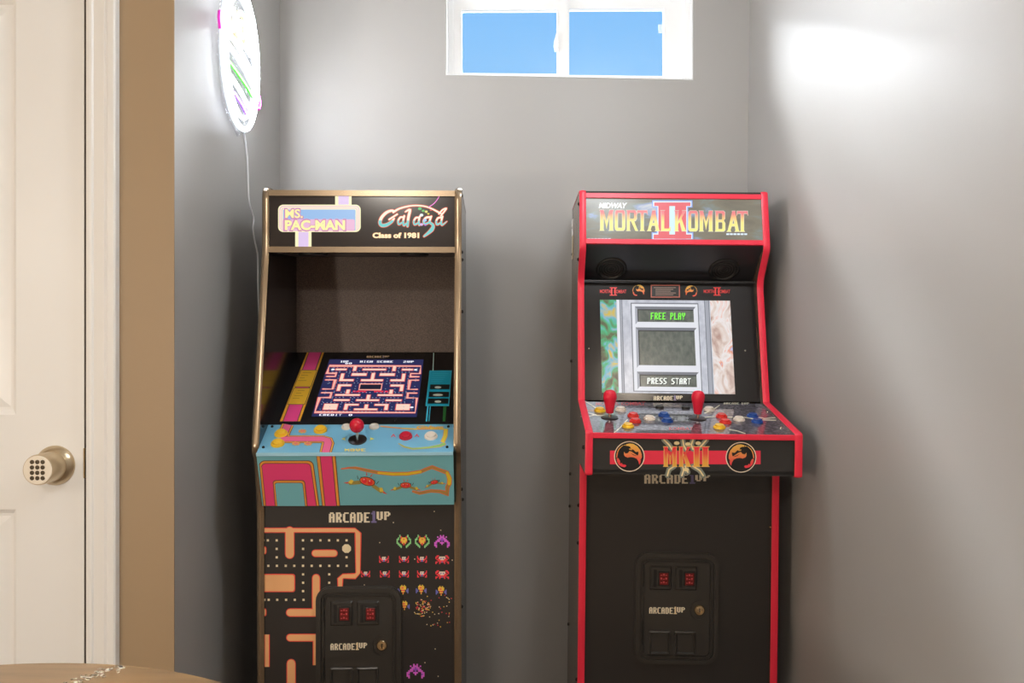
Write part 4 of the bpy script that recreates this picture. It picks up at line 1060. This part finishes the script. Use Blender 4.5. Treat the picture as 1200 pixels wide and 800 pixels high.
for k in range(90):
    a = rn.uniform(0, 2 * PI); r = 10.5 * math.sqrt(rn.random()); x, y = 494.5 + r * math.cos(a), 712 + r * .95 * math.sin(a)
    A.rect(x - .6, y - .5, x + .6, y + .5, (DOT, PC['y'], PC['r'])[k % 3], 2)
for k in range(34):
    x, y = rn.uniform(500, 530), rn.uniform(697, 738); A.rect(x - .55, y - .55, x + .55, y + .55, (DOT, PC['y'], PC['r'])[k % 3], 2)
for x, y in ((445, 635.5), (509, 599), (461, 612), (516.5, 621), (530, 656), (427, 685), (498, 776), (513.5, 792), (486, 654.8), (461, 745), (510, 760)): A.rect(x - .6, y - .6, x + .6, y + .6, DOT, 2)
A.done('kick_print', Lc)
c0 = sK(421, 686.5)
d, sf, P = coin_door(Lc, ML, c0.x, c0.z - .1415, ykl); door_logo(d, sf, ML, c0.x, c0.z - .1415, P, ykl)
for py, ly in ((228.5, .01), (295, .01), (304, .05), (365, .03), (574, -.03), (586, .06), (712, .0)):
    bolt(Lc, Vector((HW, ly, EYE + (400 - py) / 1000 * (YL + ly))), (1, 0, 0), DARKB, .0045)

# ================================================================== neon sign on the alcove's left wall
yc_, zc_, ry, rz = 2.252, 1.93, .142, .186
NE = empty('neon_sign', Matrix.Translation((XL, yc_, zc_)))
tag(NE, 'round glowing white neon sign with coloured tubes high on the alcove side wall', 'neon sign')
def neon(name, rgb, s):
    mat(name + '_side', rgb, .4, emit=max(.7, s * .025))
    return mat(name, rgb, .4, emit=s)
nW, nP, nG, nY, nV = neon('neon_white', (236, 244, 255), 66), neon('neon_pink', (255, 70, 210), 30), neon('neon_green', (110, 255, 90), 10), neon('neon_yellow', (255, 240, 190), 50), neon('neon_violet', (190, 120, 255), 12)
clear = bpy.data.materials.new('clear_acrylic'); clear.use_nodes = True
pb = clear.node_tree.nodes['Principled BSDF']; pb.inputs['Base Color'].default_value = (.9, .92, .95, 1); pb.inputs['Alpha'].default_value = .18; pb.inputs['Roughness'].default_value = .1
bm = bmesh.new()
extrude(bm, [(.006, (ry + .008) * math.sin(2 * PI * i / 48), (rz + .010) * math.cos(2 * PI * i / 48) - (.012 if i == 24 else 0)) for i in range(48)], (.004, 0, 0)); obj('backing_panel', bm, clear, NE)
def ntube(pts, m, r=.0055, closed=False):
    bm = bmesh.new(); tube(bm, [(.017, a, b) for a, b in pts], r, closed, 12)
    bmesh.ops.recalc_face_normals(bm, faces=bm.faces[:])
    for f in bm.faces: f.material_index = 0 if f.normal.x > .55 else 1   # silicone strip: bright face, milky sides
    return obj('neon_tube', bm, [m, MATS[m.name + '_side']], NE, True)
el = lambda a, b, n=48, cy=0, cz=0, t0=0, t1=2 * PI: [(cy + a * math.sin(t0 + (t1 - t0) * i / n), cz + b * math.cos(t0 + (t1 - t0) * i / n)) for i in range(n if abs(t1 - t0 - 2 * PI) < 1e-4 else n + 1)]
ntube(el(ry, rz), nW, .0065, True); ntube(el(ry * .80, rz * .84), nW, .0055, True)
ntube(el(.040, .042, 24, 0, .075), nY, .0065, True); ntube(el(.018, .020, 16, 0, .075), nY, .006, True)
ntube([(-ry - .018, .062), (-ry - .022, .045), (-ry - .014, .02)], nP, .005); ntube([(ry + .008, -.058), (ry + .018, -.078), (ry + .006, -.095)], nP, .005)
ntube([(-.112, .032), (-.05, .026), (.02, .010), (.112, -.020)], nW, .006); ntube([(-.114, .002), (-.04, -.008), (.04, -.025), (.108, -.050)], nW, .006)
ntube([(-.10, -.040), (-.03, -.050), (.05, -.064), (.098, -.078)], nG, .004); ntube([(-.085, -.072), (.0, -.092), (.075, -.118)], nW, .0055); ntube([(-.062, -.108), (.0, -.122), (.045, -.138)], nV, .0045)
for a, b in ((-.075, .075), (.075, .06)): ntube(el(.022, .030, 20, a, b), nW, .005, True)
for a, b in ((-.09, .0), (.09, .0), (0, .17), (0, -.17)):
    bm = bmesh.new(); lathe(bm, (0.0003, a, b), (1, 0, 0), [(.005, 0), (.005, .0065)], 10); obj('standoff', bm, CHROME, NE)
cp = [(285, 151), (287.5, 165), (290, 190), (291.5, 232), (295, 248), (297.3, 257), (296.3, 268), (299, 284), (302, 300), (302.3, 330), (303, 355), (304.5, 384), (308, 430), (311, 480)]
bm = bmesh.new()
pts = []
for i, (px, py) in enumerate(cp):
    p = atx(px, py, XL + .006); pts.append(p - Vector((XL, yc_, zc_)))
tube(bm, smooth_path(pts, 6), .0024, seg=8); obj('power_cord', bm, mat('white_cord', (238, 238, 240), .4), NE, True)

# ================================================================== round table in the corner of the frame
tz = at(60, 772.5, 1.13).z
cxT, cyT, RT = -.60, .66, .47
TB = empty('round_table', Matrix.Translation((cxT, cyT, 0)))
tag(TB, 'round brown wooden table edge in front of the white door', 'table')
WOOD = bpy.data.materials.new('table_wood'); WOOD.use_nodes = True
t = WOOD.node_tree; p = t.nodes['Principled BSDF']; p.inputs['Roughness'].default_value = .28
co = t.nodes.new('ShaderNodeTexCoord'); mp = t.nodes.new('ShaderNodeMapping'); mp.inputs['Scale'].default_value = (3, 28, 8); mp.inputs['Rotation'].default_value = (0, 0, .5)
n = t.nodes.new('ShaderNodeTexNoise'); n.inputs['Scale'].default_value = 1.6; n.inputs['Detail'].default_value = 5
r = t.nodes.new('ShaderNodeValToRGB'); r.color_ramp.elements[0].position = .3; r.color_ramp.elements[0].color = L3(120, 92, 62); r.color_ramp.elements[1].position = .7; r.color_ramp.elements[1].color = L3(166, 132, 92)
t.links.new(co.outputs['Object'], mp.inputs[0]); t.links.new(mp.outputs[0], n.inputs['Vector']); t.links.new(n.outputs[0], r.inputs[0]); t.links.new(r.outputs[0], p.inputs['Base Color'])
bm = bmesh.new(); lathe(bm, (0, 0, 0), (0, 0, 1), [(RT - .03, tz - .04), (RT - .004, tz - .036), (RT, tz - .022), (RT - .002, tz - .008), (RT - .012, tz), (0, tz)], 96); obj('tabletop', bm, WOOD, TB, True)
DW_ = mat('dark_table_wood', (70, 52, 40), .4)
bm = bmesh.new(); lathe(bm, (0, 0, 0), (0, 0, 1), [(.07, .05), (.06, .12), (.045, .25), (.06, .45), (.05, tz - .06), (.12, tz - .04)], 32); obj('pedestal', bm, DW_, TB, True)
bm = bmesh.new(); lathe(bm, (0, 0, 0), (0, 0, 1), [(.27, 0), (.27, .02), (.24, .04), (.07, .055)], 40); obj('base', bm, DW_, TB, True)
CH = noise_mat('silver_chip_inlay', [(.40, (120, 104, 84)), (.52, (196, 190, 176)), (.62, (236, 232, 222))], (160, 160, 160), 2, rough=.25)
a_, b_ = at(142, 779, 1.108), at(70, 803, 1.04)
bm = bmesh.new(); rn = random.Random(3)
for k in range(120):
    tt = rn.uniform(-.05, 2.4); pz = a_.lerp(b_, tt) + Vector((rn.gauss(0, .006), rn.gauss(0, .006), 0)); pz -= Vector((cxT, cyT, 0)); s_ = rn.uniform(.0015, .0035)
    if math.hypot(pz.x, pz.y) > RT - .013: continue
    an = rn.uniform(0, PI); extrude(bm, [(pz.x + s_ * math.cos(an + q), pz.y + s_ * math.sin(an + q), tz - .0005) for q in (0, 1.3, 2.9, 4.4)], (0, 0, .0014))
o = obj('silver_inlay', bm, CH, TB); o['kind'] = 'stuff'; o['label'] = 'scatter of silver chips set in a line across the wood'
